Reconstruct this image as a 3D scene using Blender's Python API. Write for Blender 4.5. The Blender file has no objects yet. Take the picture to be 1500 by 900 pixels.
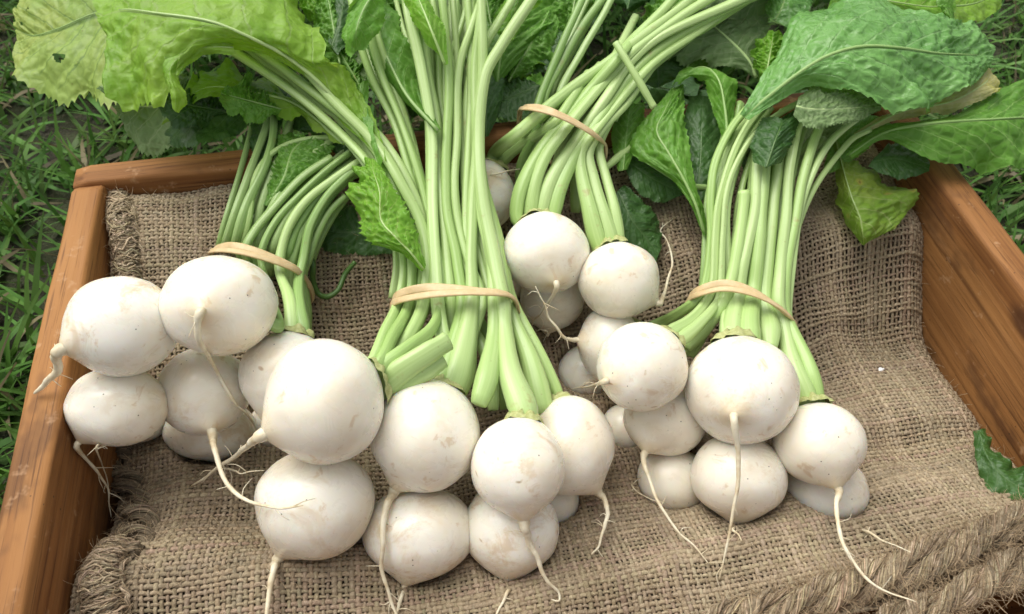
import bpy, bmesh, math, random
import numpy as np

# ------------------------------------------------------------------ camera, sky, sun, exposure
SC = bpy.context.scene
COL = SC.collection
F = 1150.0                                   # focal length in pixels of the 1500 px wide picture
D1 = np.array([-350.0, -1482.0, 1150.0]); D1 /= np.linalg.norm(D1)        # the crate's depth direction seen from the camera
D2 = np.array([8678.0, -1157.0, 1150.0]); D2 -= D1 * D2.dot(D1); D2 /= np.linalg.norm(D2)
DN = np.cross(D1, D2); DN /= np.linalg.norm(DN)                           # straight down
CAMPOS = np.array([0.0, 0.0, 0.492])

def ray(px, py):
    v = np.array([px - 750.0, py - 450.0, F])
    return np.array([v.dot(D2), v.dot(D1), -v.dot(DN)])                    # world ray, 1 unit of depth = F

def P(px, py, z):
    r = ray(px, py)
    return CAMPOS + r * ((z - CAMPOS[2]) / r[2])

def pix(p):
    d = np.asarray(p) - CAMPOS
    c = D2 * d[0] + D1 * d[1] - DN * d[2]
    return 750 + F * c[0] / c[2], 450 + F * c[1] / c[2], c[2]

cam = bpy.data.cameras.new('camera'); camo = bpy.data.objects.new('camera', cam); COL.objects.link(camo)
cam.sensor_width = 36.0; cam.lens = F / 1500.0 * 36.0
cam.clip_start = 0.01; cam.clip_end = 400.0
from mathutils import Matrix, Vector
rx = (D2[0], D1[0], -DN[0]); ry = (-D2[1], -D1[1], DN[1]); rz = (-D2[2], -D1[2], DN[2])
camo.matrix_world = Matrix(((rx[0], ry[0], rz[0], 0), (rx[1], ry[1], rz[1], 0), (rx[2], ry[2], rz[2], CAMPOS[2]), (0, 0, 0, 1)))
SC.camera = camo
cam.dof.use_dof = True; cam.dof.focus_distance = 0.43; cam.dof.aperture_fstop = 16.0

SUN_EL, SUN_AZ = math.radians(62), math.radians(-35)     # azimuth from +Y (away from the camera) towards +X
world = bpy.data.worlds.new('World'); SC.world = world; world.use_nodes = True
wn = world.node_tree.nodes; wl = world.node_tree.links
sky = wn.new('ShaderNodeTexSky'); sky.sky_type = 'NISHITA'; sky.sun_disc = False
sky.sun_elevation = SUN_EL; sky.sun_rotation = SUN_AZ
sky.air_density = 1.0; sky.dust_density = 4.0; sky.ozone_density = 1.0
hs = wn.new('ShaderNodeHueSaturation'); hs.inputs['Saturation'].default_value = 0.22
wl.new(sky.outputs[0], hs.inputs['Color'])
bg = wn['Background']; bg.inputs['Strength'].default_value = 0.12
wl.new(hs.outputs[0], bg.inputs['Color'])
sl = bpy.data.lights.new('sun', 'SUN'); sl.energy = 1.7; sl.angle = math.radians(55); sl.color = (1.0, 0.97, 0.87)
so = bpy.data.objects.new('sun', sl); COL.objects.link(so)
sd = Vector((math.sin(SUN_AZ) * math.cos(SUN_EL), math.cos(SUN_AZ) * math.cos(SUN_EL), math.sin(SUN_EL)))
so.rotation_euler = sd.to_track_quat('Z', 'Y').to_euler(); so.location = (0, 0, 5)
SC.view_settings.view_transform = 'Standard'; SC.view_settings.look = 'None'; SC.view_settings.gamma = 1.0
SC.view_settings.exposure = 0.56
SC.cycles.adaptive_threshold = 0.02
SC.cycles.max_bounces = 6; SC.cycles.diffuse_bounces = 3; SC.cycles.glossy_bounces = 2; SC.cycles.transmission_bounces = 3
SC.cycles.caustics_reflective = False; SC.cycles.caustics_refractive = False

# ------------------------------------------------------------------ helpers
rng = np.random.default_rng(7)
random.seed(7)

def tag(o, label=None, cat=None, group=None, kind=None):
    if label: o['label'] = label
    if cat: o['category'] = cat
    if group: o['group'] = group
    if kind: o['kind'] = kind
    return o

def empty(name, loc=(0, 0, 0)):
    o = bpy.data.objects.new(name, None); COL.objects.link(o); o.location = tuple(loc); o.empty_display_size = 0.02
    return o

def link(name, me, mat, parent=None, smooth=True):
    o = bpy.data.objects.new(name, me); COL.objects.link(o)
    if mat: me.materials.append(mat)
    if smooth and len(me.polygons): me.polygons.foreach_set('use_smooth', np.ones(len(me.polygons), bool))
    if parent is not None:
        o.parent = parent
        t = np.zeros(3); q = parent
        while q is not None: t += np.array(q.location); q = q.parent
        o.location = tuple(-t)                                   # every mesh is written in world coordinates
    return o

def mesh_np(name, verts, faces, uvs=None, cols=None):
    """verts (n,3); faces (m,k) array; uvs and cols per vertex"""
    me = bpy.data.meshes.new(name)
    faces = np.asarray(faces, np.int32); verts = np.asarray(verts, np.float32)
    m, k = faces.shape
    me.vertices.add(len(verts)); me.vertices.foreach_set('co', verts.ravel())
    me.loops.add(m * k); me.loops.foreach_set('vertex_index', faces.ravel())
    me.polygons.add(m); me.polygons.foreach_set('loop_start', np.arange(m, dtype=np.int32) * k)
    me.polygons.foreach_set('loop_total', np.full(m, k, np.int32))
    if uvs is not None:
        ul = me.uv_layers.new(name='UVMap'); ul.data.foreach_set('uv', np.asarray(uvs, np.float32)[faces.ravel()].ravel())
    if cols is not None:
        ca = me.color_attributes.new('Col', 'FLOAT_COLOR', 'POINT')
        c = np.ones((len(verts), 4), np.float32); c[:, :3] = cols; ca.data.foreach_set('color', c.ravel())
    me.update(calc_edges=True); me.validate()
    return me

def catmull(pts, n):
    """n points along a smooth curve through pts (k,d), spaced by chord length"""
    pts = np.asarray(pts, float); k = len(pts)
    d = np.r_[0, np.cumsum(np.maximum(np.linalg.norm(np.diff(pts[:, :3], axis=0), axis=1), 1e-6))]
    t = np.linspace(0, d[-1], n)
    m = np.zeros_like(pts)
    for i in range(k):
        a, b = max(i - 1, 0), min(i + 1, k - 1)
        m[i] = (pts[b] - pts[a]) / (d[b] - d[a])
    i = np.clip(np.searchsorted(d, t, side='right') - 1, 0, k - 2)
    h = (d[i + 1] - d[i])[:, None]; s = ((t - d[i]) / (d[i + 1] - d[i]))[:, None]
    return (2*s**3 - 3*s**2 + 1) * pts[i] + (s**3 - 2*s**2 + s) * h * m[i] + (-2*s**3 + 3*s**2) * pts[i+1] + (s**3 - s**2) * h * m[i+1]

def frames(pts, up=(0, 0, 1)):
    pts = np.asarray(pts); t = np.gradient(pts, axis=0); t /= np.linalg.norm(t, axis=1)[:, None] + 1e-12
    n = np.zeros_like(t); u = np.array(up, float)
    for i in range(len(t)):
        u = u - t[i] * u.dot(t[i]); l = np.linalg.norm(u)
        if l < 1e-6: u = np.cross(t[i], [0.3, 0.8, 0.5]); l = np.linalg.norm(u)
        u = u / l; n[i] = u
    return t, n, np.cross(t, n)

def sweep(pts, rad, sides=8, flat=1.0, groove=0.0, up=None, cap=True, ridges=0):
    """tube along pts; rad per point; flat = thickness/width; groove = channel along the top side. Returns verts, quads, uvs"""
    pts = np.asarray(pts, float); n = len(pts)
    rad = np.broadcast_to(np.asarray(rad, float), (n,)); flat = np.broadcast_to(np.asarray(flat, float), (n,))
    if up is None: up = CAMPOS - pts.mean(0)
    t, nn, bb = frames(pts, up)
    a = np.arange(sides) / sides * 2 * np.pi
    ca, sa = np.cos(a), np.sin(a)
    r = np.ones(sides)
    if groove: r = 1 - groove * np.exp(-((a - np.pi / 2) / 0.5) ** 2)
    if ridges: r = r * (1 + 0.045 * np.cos(ridges * a) + 0.02 * np.cos(2.0 * ridges * a + 1))
    V = pts[:, None] + rad[:, None, None] * (bb[:, None] * (ca * r)[None, :, None] + nn[:, None] * (sa * r)[None, :, None] * flat[:, None, None])
    V = V.reshape(-1, 3)
    L = np.r_[0, np.cumsum(np.linalg.norm(np.diff(pts, axis=0), axis=1))]
    uv = np.stack([np.tile(a / (2 * np.pi), n), np.repeat(L, sides)], 1)
    i = np.arange(n - 1)[:, None] * sides; j = np.arange(sides)[None]; j2 = (j + 1) % sides
    Q = np.stack([i + j, i + j2, i + sides + j2, i + sides + j], -1).reshape(-1, 4)
    if cap:
        c0, c1 = len(V), len(V) + 1
        V = np.r_[V, pts[:1], pts[-1:]]; uv = np.r_[uv, [[0.5, 0]], [[0.5, L[-1]]]]
        j = np.arange(0, sides, 2)
        Q0 = np.stack([np.full(len(j), c0), (j + 2) % sides, (j + 1) % sides, j], 1)
        e = (n - 1) * sides
        Q1 = np.stack([np.full(len(j), c1), e + j, e + (j + 1) % sides, e + (j + 2) % sides], 1)
        Q = np.r_[Q, Q0, Q1]
    return V, Q, uv

class Acc:
    """collects several swept pieces of ONE part"""
    def __init__(s): s.v, s.f, s.u, s.c, s.n = [], [], [], [], 0
    def add(s, V, Q, uv, c=None):
        s.v.append(V); s.f.append(Q + s.n); s.u.append(uv); s.n += len(V)
        s.c.append(np.tile(np.asarray((1, 1, 1) if c is None else c, float), (len(V), 1)))
    def mesh(s, name):
        return mesh_np(name, np.concatenate(s.v), np.concatenate(s.f), np.concatenate(s.u), np.concatenate(s.c))

_perm = np.random.default_rng(3).random((64, 64))
def vnoise(x, y):
    x = np.asarray(x, float); y = np.asarray(y, float)
    xi, yi = np.floor(x).astype(int), np.floor(y).astype(int); fx, fy = x - xi, y - yi
    fx, fy = fx*fx*(3-2*fx), fy*fy*(3-2*fy)
    g = lambda i, j: _perm[i % 64, j % 64]
    return ((g(xi, yi)*(1-fx) + g(xi+1, yi)*fx)*(1-fy) + (g(xi, yi+1)*(1-fx) + g(xi+1, yi+1)*fx)*fy) * 2 - 1

# ------------------------------------------------------------------ materials
class NT:
    def __init__(s, name):
        s.m = bpy.data.materials.new(name); s.m.use_nodes = True
        s.t = s.m.node_tree; s.b = s.t.nodes['Principled BSDF']; s.out = s.t.nodes['Material Output']
    def n(s, typ, **kw):
        nd = s.t.nodes.new(typ)
        for k, v in kw.items():
            if hasattr(nd, k): setattr(nd, k, v)
        return nd
    def put(s, v, sock):
        if v is None: return
        if isinstance(v, bpy.types.NodeSocket): s.t.links.new(v, sock)
        else: sock.default_value = v
    def math(s, op, a, b=None, c=None, clamp=False):
        nd = s.n('ShaderNodeMath', operation=op, use_clamp=clamp)
        s.put(a, nd.inputs[0]); s.put(b, nd.inputs[1]); s.put(c, nd.inputs[2])
        return nd.outputs[0]
    def mix(s, f, a, b, mode='MIX'):
        nd = s.n('ShaderNodeMix', data_type='RGBA', blend_type=mode)
        s.put(f, nd.inputs[0])
        s.put(a if isinstance(a, bpy.types.NodeSocket) else (*a, 1), nd.inputs[6])
        s.put(b if isinstance(b, bpy.types.NodeSocket) else (*b, 1), nd.inputs[7])
        return nd.outputs[2]
    def ss(s, x, lo, hi):
        nd = s.n('ShaderNodeMapRange', interpolation_type='SMOOTHSTEP')
        s.put(x, nd.inputs[0]); nd.inputs[1].default_value = lo; nd.inputs[2].default_value = hi
        return nd.outputs[0]
    def noise(s, vec, scale, detail=3, rough=0.55, dist=0.0):
        nd = s.n('ShaderNodeTexNoise'); s.put(vec, nd.inputs['Vector']); nd.inputs['Scale'].default_value = scale
        nd.inputs['Detail'].default_value = detail; nd.inputs['Roughness'].default_value = rough; nd.inputs['Distortion'].default_value = dist
        return nd.outputs['Fac']
    def voro(s, vec, scale, feature='DISTANCE_TO_EDGE'):
        nd = s.n('ShaderNodeTexVoronoi', feature=feature); s.put(vec, nd.inputs['Vector']); nd.inputs['Scale'].default_value = scale
        return nd.outputs['Distance']
    def coord(s, which='Object'):
        return s.n('ShaderNodeTexCoord').outputs[which]
    def mapping(s, vec, scale=(1, 1, 1), loc=None):
        nd = s.n('ShaderNodeMapping'); s.put(vec, nd.inputs[0]); nd.inputs['Scale'].default_value = scale
        if loc is not None: s.put(loc, nd.inputs['Location'])
        return nd.outputs[0]
    def bump(s, h, strength, dist):
        nd = s.n('ShaderNodeBump'); nd.inputs['Strength'].default_value = strength; nd.inputs['Distance'].default_value = dist
        s.put(h, nd.inputs['Height']); s.t.links.new(nd.outputs[0], s.b.inputs['Normal'])
        return nd.outputs[0]
    def rnd(s):
        nd = s.n('ShaderNodeObjectInfo'); return nd.outputs['Random']
    def shifted(s):
        """object coordinates moved by a random amount per object"""
        r = s.math('MULTIPLY', s.rnd(), 37.0)
        cx = s.n('ShaderNodeCombineXYZ'); s.put(r, cx.inputs[0]); s.put(r, cx.inputs[1])
        return s.mapping(s.coord(), loc=cx.outputs[0])
    def set(s, **kw):
        for k, v in kw.items(): s.put(v, s.b.inputs[k.replace('_', ' ')])

def mat_leaf(name, dark, light, vein, rough=0.42, transl=0.28, yellow=0.0, bump=0.6, spots=0.0, tr=(0.25, 0.42, 0.04)):
    m = NT(name)
    uv = m.coord('UV'); sep = m.n('ShaderNodeSeparateXYZ'); m.put(uv, sep.inputs[0])
    a = m.math('ABSOLUTE', m.math('MULTIPLY_ADD', sep.outputs[0], 2.0, -1.0)); v = sep.outputs[1]
    oc = m.shifted()
    nz = m.noise(oc, 55, 4, 0.6); nb = m.noise(oc, 14, 3)
    w = m.math('MULTIPLY_ADD', v, -0.05, 0.065)
    mid = m.math('SUBTRACT', 1.0, m.ss(m.math('DIVIDE', a, w), 0.5, 1.15))
    q = m.math('ADD', m.math('SUBTRACT', m.math('MULTIPLY', v, 8.0), m.math('MULTIPLY', a, 2.4)), m.math('MULTIPLY', nz, 0.55))
    q = m.math('ADD', q, m.math('MULTIPLY', m.math('GREATER_THAN', sep.outputs[0], 0.5), 0.43))
    fr = m.math('ABSOLUTE', m.math('SUBTRACT', m.math('FRACT', q), 0.5))
    side = m.math('SUBTRACT', 1.0, m.ss(fr, 0.012, 0.055))
    side = m.math('MULTIPLY', side, m.ss(a, 1.0, 0.55))
    vd = m.voro(oc, 110); fine = m.math('SUBTRACT', 1.0, m.ss(vd, 0.01, 0.10))
    vd2 = m.voro(oc, 320)
    base = m.mix(m.ss(nb, 0.3, 0.7), dark, light)
    base = m.mix(m.math('MULTIPLY', m.ss(nz, 0.35, 0.75), 0.45), base, light)
    if yellow: base = m.mix(m.math('MULTIPLY', m.ss(m.noise(oc, 22, 2), 0.45, 0.62), yellow), base, (0.50, 0.47, 0.10))
    base = m.mix(m.math('MULTIPLY', fine, 0.24), base, vein)
    base = m.mix(m.math('MULTIPLY', side, 0.75), base, vein)
    base = m.mix(m.math('MULTIPLY', mid, 0.8), base, vein)
    if spots:
        sp = m.voro(oc, 62, 'F1'); ring = m.math('SUBTRACT', 1.0, m.ss(sp, 0.08, 0.22)); ring = m.math('MULTIPLY', ring, m.ss(m.noise(oc, 33, 2), 0.42, 0.55))
        base = m.mix(m.math('MULTIPLY', ring, 0.8 * spots), base, (0.55, 0.47, 0.10))
        base = m.mix(m.math('MULTIPLY', m.math('MULTIPLY', m.math('SUBTRACT', 1.0, m.ss(sp, 0.05, 0.10)), m.ss(m.noise(oc, 33, 2), 0.45, 0.55)), spots), base, (0.14, 0.08, 0.03))
    sp2 = m.voro(oc, 85, 'F1')
    base = m.mix(m.math('MULTIPLY', m.math('SUBTRACT', 1.0, m.ss(sp2, 0.03, 0.07)), 0.6), base, (0.14, 0.10, 0.04))
    h = m.math('ADD', m.math('MULTIPLY', m.ss(vd, 0.0, 0.35), 0.8), m.math('MULTIPLY', vd2, 0.35))
    h = m.math('SUBTRACT', h, m.math('MULTIPLY', side, 0.25)); h = m.math('ADD', h, m.math('MULTIPLY', nz, 0.5))
    bn = m.bump(h, bump, 0.0011)
    m.set(Base_Color=base, Roughness=m.math('MULTIPLY_ADD', nz, 0.25, rough - 0.1)); m.b.inputs['Specular IOR Level'].default_value = 0.42
    tb = m.n('ShaderNodeBsdfTranslucent'); m.put(bn, tb.inputs['Normal'])
    m.put(m.mix(0.6, base, tr), tb.inputs['Color'])
    ms = m.n('ShaderNodeMixShader'); ms.inputs[0].default_value = transl + 0.07
    m.t.links.new(m.b.outputs[0], ms.inputs[1]); m.t.links.new(tb.outputs[0], ms.inputs[2]); m.t.links.new(ms.outputs[0], m.out.inputs[0])
    return m.m

def mat_stem(name, pale, green, rough=0.33, vary=1.0):
    m = NT(name)
    uv = m.coord('UV'); r = m.rnd()
    s1 = m.noise(m.mapping(uv, (17, 9, 1)), 1.0, 3); s2 = m.noise(m.mapping(uv, (9, 22, 1), None), 1.0, 2)
    oc = m.shifted()
    c = m.mix(m.math('MULTIPLY_ADD', m.ss(s1, 0.25, 0.75), 0.6, 0.2), green, pale)
    c = m.mix(m.math('MULTIPLY', m.ss(s2, 0.4, 0.8), 0.15), c, pale)
    c = m.mix(m.math('MULTIPLY', m.ss(r, 0.5, 1.0), 0.22 * vary), c, (0.58, 0.68, 0.36))
    c = m.mix(m.math('MULTIPLY', m.ss(r, 0.35, 0.0), 0.45), c, green)
    br = m.ss(m.noise(m.mapping(oc, (1, 1, 1)), 48, 4, 0.7), 0.63, 0.74); c = m.mix(m.math('MULTIPLY', br, 0.6), c, (0.33, 0.27, 0.10))
    sp = m.voro(oc, 140, 'F1'); c = m.mix(m.math('MULTIPLY', m.math('SUBTRACT', 1.0, m.ss(sp, 0.04, 0.1)), 0.35), c, (0.24, 0.22, 0.08))
    m.bump(m.math('ADD', m.noise(m.mapping(uv, (30, 5, 1)), 1.0, 2), m.math('MULTIPLY', m.noise(oc, 300, 2), 0.25)), 0.22, 0.0007)
    m.set(Base_Color=c, Roughness=rough)
    m.b.inputs['Specular IOR Level'].default_value = 0.45
    return m.m

def mat_turnip():
    m = NT('turnip_skin')
    oc = m.shifted(); uv = m.coord('UV'); sep = m.n('ShaderNodeSeparateXYZ'); m.put(uv, sep.inputs[0])
    n1 = m.noise(oc, 22, 4, 0.6); n2 = m.noise(oc, 75, 4, 0.65, 0.6); n3 = m.noise(oc, 9, 2)
    c = m.mix(m.ss(n3, 0.3, 0.7), (0.85, 0.79, 0.66), (0.89, 0.86, 0.77))
    c = m.mix(m.math('MULTIPLY', m.ss(n1, 0.47, 0.72), 0.5), c, (0.70, 0.58, 0.38))
    c = m.mix(m.math('MULTIPLY', m.ss(n2, 0.60, 0.70), 0.55), c, (0.58, 0.41, 0.23))
    sm = m.noise(oc, 46, 5, 0.75, 0.5); c = m.mix(m.math('MULTIPLY', m.math('MULTIPLY', m.ss(sm, 0.50, 0.66), m.ss(n3, 0.40, 0.58)), 0.55), c, (0.62, 0.47, 0.28))
    fl = m.noise(m.mapping(uv, (160, 5, 1)), 1.0, 2); c = m.mix(m.math('MULTIPLY', m.ss(fl, 0.6, 0.75), 0.16), c, (0.62, 0.52, 0.38))
    tail = m.ss(m.math('ADD', sep.outputs[0], m.math('MULTIPLY', n2, 0.06)), 0.20, 0.05)   # uv.x = angle from the taproot / pi
    c = m.mix(m.math('MULTIPLY', tail, 0.55), c, (0.66, 0.52, 0.30))
    crown = m.ss(m.math('ADD', sep.outputs[1], m.math('MULTIPLY', n2, 0.08)), 0.27, 0.10)
    c = m.mix(m.math('MULTIPLY', crown, 0.75), c, (0.58, 0.62, 0.27))
    # scratches and specks
    sc = m.voro(m.mapping(oc, (1, 1, 3.2)), 34, 'F1')
    c = m.mix(m.math('MULTIPLY', m.math('SUBTRACT', 1.0, m.ss(sc, 0.035, 0.085)), m.ss(n3, 0.42, 0.62)), c, (0.42, 0.28, 0.15))
    sp = m.voro(oc, 150, 'F1'); msk = m.ss(m.noise(oc, 30, 1), 0.40, 0.55)
    c = m.mix(m.math('MULTIPLY', m.math('SUBTRACT', 1.0, m.ss(sp, 0.03, 0.075)), msk), c, (0.10, 0.07, 0.05))
    wv = m.n('ShaderNodeTexWave', wave_type='RINGS'); m.put(m.mapping(uv, (1, 0, 0)), wv.inputs[0]); wv.inputs['Scale'].default_value = 9
    wv.inputs['Distortion'].default_value = 3.0; wv.inputs['Detail'].default_value = 3
    m.bump(m.math('ADD', m.math('MULTIPLY', n2, 0.6), m.math('ADD', m.math('MULTIPLY', m.noise(oc, 260, 2), 0.12), m.math('MULTIPLY', wv.outputs['Fac'], 0.12))), 0.22, 0.0015)
    m.set(Base_Color=c, Roughness=m.math('MULTIPLY_ADD', n2, 0.3, 0.14)); m.b.inputs['Specular IOR Level'].default_value = 0.55
    m.b.inputs['Subsurface Weight'].default_value = 0.6; m.b.inputs['Subsurface Radius'].default_value = (0.012, 0.008, 0.0045); m.b.inputs['Subsurface Scale'].default_value = 0.7
    return m.m

def mat_root():
    m = NT('taproot_skin'); oc = m.shifted(); uv = m.coord('UV')
    n = m.noise(oc, 90, 4, 0.65); r = m.noise(m.mapping(uv, (2, 260, 1)), 1.0, 2)
    c = m.mix(m.ss(n, 0.35, 0.7), (0.78, 0.72, 0.55), (0.62, 0.50, 0.31))
    c = m.mix(m.math('MULTIPLY', m.ss(n, 0.62, 0.72), 0.7), c, (0.34, 0.24, 0.13))
    m.bump(m.math('ADD', n, r), 0.5, 0.0007)
    m.set(Base_Color=c, Roughness=0.5); 
    return m.m

def mat_burlap(name='burlap_yarn', k=1.0):
    m = NT(name); oc = m.coord('Object'); uv = m.coord('UV')
    at = m.n('ShaderNodeVertexColor', layer_name='Col')
    n1 = m.noise(oc, 16, 3); n2 = m.noise(oc, 420, 3, 0.7); n3 = m.noise(m.mapping(uv, (14, 1500, 1)), 1.0, 2)
    c = m.mix(m.ss(n1, 0.3, 0.7), (0.245*k, 0.187*k, 0.12*k), (0.365*k, 0.288*k, 0.192*k))
    c = m.mix(m.math('MULTIPLY', m.ss(n2, 0.35, 0.7), 0.6), c, (0.50*k, 0.41*k, 0.29*k))
    c = m.mix(m.math('MULTIPLY', m.ss(n3, 0.6, 0.8), 0.35), c, (0.16*k, 0.11*k, 0.06*k))
    c = m.mix(1.0, c, at.outputs[0], 'MULTIPLY')
    m.bump(m.math('ADD', m.math('MULTIPLY', n2, 0.7), n3), 0.8, 0.0006)
    m.set(Base_Color=c, Roughness=0.9); m.b.inputs['Specular IOR Level'].default_value = 0.12
    return m.m

def mat_wood():
    m = NT('old_pine_wood'); oc = m.shifted()
    n0 = m.noise(m.mapping(oc, (2.2, 30, 30)), 1.0, 3, 0.6, 0.4)
    n1 = m.noise(m.mapping(oc, (6, 160, 160)), 1.0, 4, 0.65); n2 = m.noise(m.mapping(oc, (14, 600, 600)), 1.0, 3, 0.7)
    wv = m.n('ShaderNodeTexWave', wave_type='BANDS', bands_direction='Z'); m.put(m.mapping(oc, (0.10, 0.6, 1.0)), wv.inputs[0])
    wv.inputs['Scale'].default_value = 38; wv.inputs['Distortion'].default_value = 9.0; wv.inputs['Detail'].default_value = 3; wv.inputs['Detail Scale'].default_value = 0.35
    c = m.mix(m.ss(n0, 0.3, 0.7), (0.225, 0.092, 0.028), (0.37, 0.175, 0.058))
    c = m.mix(m.math('MULTIPLY', wv.outputs['Fac'], 0.16), c, (0.17, 0.062, 0.018))
    gs = m.noise(m.mapping(oc, (1.6, 75, 75)), 1.0, 5, 0.7, 0.5); c = m.mix(m.math('MULTIPLY', m.ss(gs, 0.48, 0.66), 0.75), c, (0.10, 0.038, 0.013))
    bl = m.noise(m.mapping(oc, (5, 9, 9)), 1.0, 3, 0.6); c = m.mix(m.math('MULTIPLY', m.ss(bl, 0.52, 0.68), 0.4), c, (0.12, 0.045, 0.016))
    c = m.mix(m.math('MULTIPLY', m.ss(n1, 0.5, 0.75), 0.45), c, (0.42, 0.22, 0.09))
    c = m.mix(m.math('MULTIPLY', m.ss(n2, 0.54, 0.68), 0.65), c, (0.075, 0.03, 0.013))
    st = m.noise(m.mapping(oc, (12, 22, 22)), 1.0, 4, 0.65); c = m.mix(m.math('MULTIPLY', m.ss(st, 0.54, 0.66), 0.5), c, (0.055, 0.026, 0.016))
    kn = m.voro(m.mapping(oc, (7, 14, 14)), 1.0, 'F1'); c = m.mix(m.math('MULTIPLY', m.math('SUBTRACT', 1.0, m.ss(kn, 0.06, 0.15)), 0.85), c, (0.07, 0.028, 0.012))
    sp = m.voro(oc, 170, 'F1'); c = m.mix(m.math('MULTIPLY', m.math('SUBTRACT', 1.0, m.ss(sp, 0.05, 0.13)), m.ss(m.noise(oc, 25, 2), 0.5, 0.62)), c, (0.05, 0.028, 0.018))
    wr = m.ss(m.noise(oc, 45, 4, 0.7), 0.60, 0.70); c = m.mix(m.math('MULTIPLY', wr, 0.5), c, (0.50, 0.31, 0.17))
    m.bump(m.math('ADD', m.math('MULTIPLY', n2, 0.4), m.math('ADD', n1, m.math('MULTIPLY', wv.outputs['Fac'], 0.3))), 0.35, 0.0012)
    m.set(Base_Color=c, Roughness=m.math('MULTIPLY_ADD', n1, 0.3, 0.5)); m.b.inputs['Specular IOR Level'].default_value = 0.2
    return m.m

def mat_plain(name, c1, c2, rough=0.6, scale=80, bump=0.3, sss=0.0):
    m = NT(name); oc = m.coord('Object'); n = m.noise(oc, scale, 4, 0.65)
    m.bump(n, bump, 0.001); m.set(Base_Color=m.mix(m.ss(n, 0.3, 0.7), c1, c2), Roughness=rough)
    if sss: m.b.inputs['Subsurface Weight'].default_value = sss; m.b.inputs['Subsurface Scale'].default_value = 0.003
    return m.m

def mat_vcol(name, rough=0.5, transl=0.25):
    m = NT(name); at = m.n('ShaderNodeVertexColor', layer_name='Col'); n = m.noise(m.coord(), 200, 2)
    c = m.mix(m.math('MULTIPLY', n, 0.4), at.outputs[0], (0.5, 0.5, 0.5), 'MULTIPLY')
    m.set(Base_Color=c, Roughness=rough); m.b.inputs['Specular IOR Level'].default_value = 0.35
    tb = m.n('ShaderNodeBsdfTranslucent'); m.put(c, tb.inputs['Color'])
    ms = m.n('ShaderNodeMixShader'); ms.inputs[0].default_value = transl
    m.t.links.new(m.b.outputs[0], ms.inputs[1]); m.t.links.new(tb.outputs[0], ms.inputs[2]); m.t.links.new(ms.outputs[0], m.out.inputs[0])
    return m.m

def mat_soil():
    m = NT('soil_and_thatch'); oc = m.coord(); n = m.noise(oc, 30, 5, 0.7); n2 = m.noise(oc, 260, 3)
    c = m.mix(m.ss(n, 0.35, 0.65), (0.022, 0.02, 0.011), (0.035, 0.045, 0.015)); c = m.mix(m.math('MULTIPLY', m.ss(n2, 0.5, 0.7), 0.5), c, (0.09, 0.07, 0.04))
    m.bump(m.math('ADD', n, n2), 0.8, 0.004); m.set(Base_Color=c, Roughness=0.95)
    return m.m

M = dict(
    turnip=mat_turnip(), root=mat_root(), burlap=mat_burlap(), wood=mat_wood(), soil=mat_soil(),
    backing=mat_plain('burlap_underlayer_shade', (0.05, 0.037, 0.024), (0.12, 0.09, 0.058), 0.95, 300, 0.6),  # second burlap layer, shadow between the yarns put into its colour
    stem=mat_stem('stem_pale_green', (0.48, 0.62, 0.26), (0.28, 0.45, 0.115)),
    stem_a=mat_stem('stem_mid_green', (0.38, 0.52, 0.21), (0.18, 0.34, 0.07)),
    stem_white=mat_stem('stem_whitish', (0.55, 0.69, 0.33), (0.38, 0.56, 0.17)),
    stem_dark=mat_stem('stem_dark_green', (0.10, 0.19, 0.04), (0.045, 0.11, 0.02), vary=0.0),
    leaf=mat_leaf('leaf_green', (0.10, 0.26, 0.025), (0.17, 0.40, 0.05), (0.30, 0.50, 0.13)),
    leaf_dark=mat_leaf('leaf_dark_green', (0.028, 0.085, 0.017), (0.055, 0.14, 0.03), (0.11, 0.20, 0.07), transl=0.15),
    leaf_bright=mat_leaf('leaf_bright_green', (0.14, 0.36, 0.022), (0.23, 0.49, 0.045), (0.36, 0.50, 0.12), transl=0.32),
    leaf_yellow=mat_leaf('leaf_yellow_green', (0.19, 0.42, 0.03), (0.31, 0.54, 0.055), (0.34, 0.50, 0.13), transl=0.35, yellow=0.10, bump=0.6, tr=(0.42, 0.5, 0.04)),
    leaf_fade=mat_leaf('leaf_fading_pale', (0.26, 0.42, 0.07), (0.37, 0.51, 0.11), (0.14, 0.25, 0.05), transl=0.3, yellow=0.25, bump=0.4, tr=(0.42, 0.45, 0.08)),
    leaf_spot=mat_leaf('leaf_spotted', (0.16, 0.31, 0.025), (0.25, 0.40, 0.05), (0.38, 0.48, 0.15), transl=0.3, yellow=0.2, spots=0.9, bump=0.35),
    leaf_straw=mat_leaf('leaf_straw_yellow', (0.42, 0.42, 0.14), (0.55, 0.52, 0.22), (0.60, 0.58, 0.36), transl=0.3, yellow=0.6),
    leaf_under=mat_leaf('leaf_grey_underside', (0.15, 0.25, 0.085), (0.22, 0.33, 0.13), (0.34, 0.43, 0.22), rough=0.55, transl=0.22, bump=0.8),
    leaf_wet=mat_leaf('leaf_blue_green_sheen', (0.12, 0.31, 0.065), (0.20, 0.43, 0.11), (0.28, 0.50, 0.18), rough=0.24, transl=0.22, bump=0.9),
    crown=mat_plain('crown_scar', (0.34, 0.36, 0.12), (0.50, 0.52, 0.24), 0.6, 420, 0.7),
    rubber=mat_plain('rubber_band_tan', (0.58, 0.43, 0.22), (0.66, 0.51, 0.29), 0.5, 160, 0.25, 0.1),
    grass=mat_vcol('grass_blade'), white=mat_plain('white_fluff', (0.8, 0.8, 0.8), (0.9, 0.9, 0.9), 0.8),
)

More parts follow.
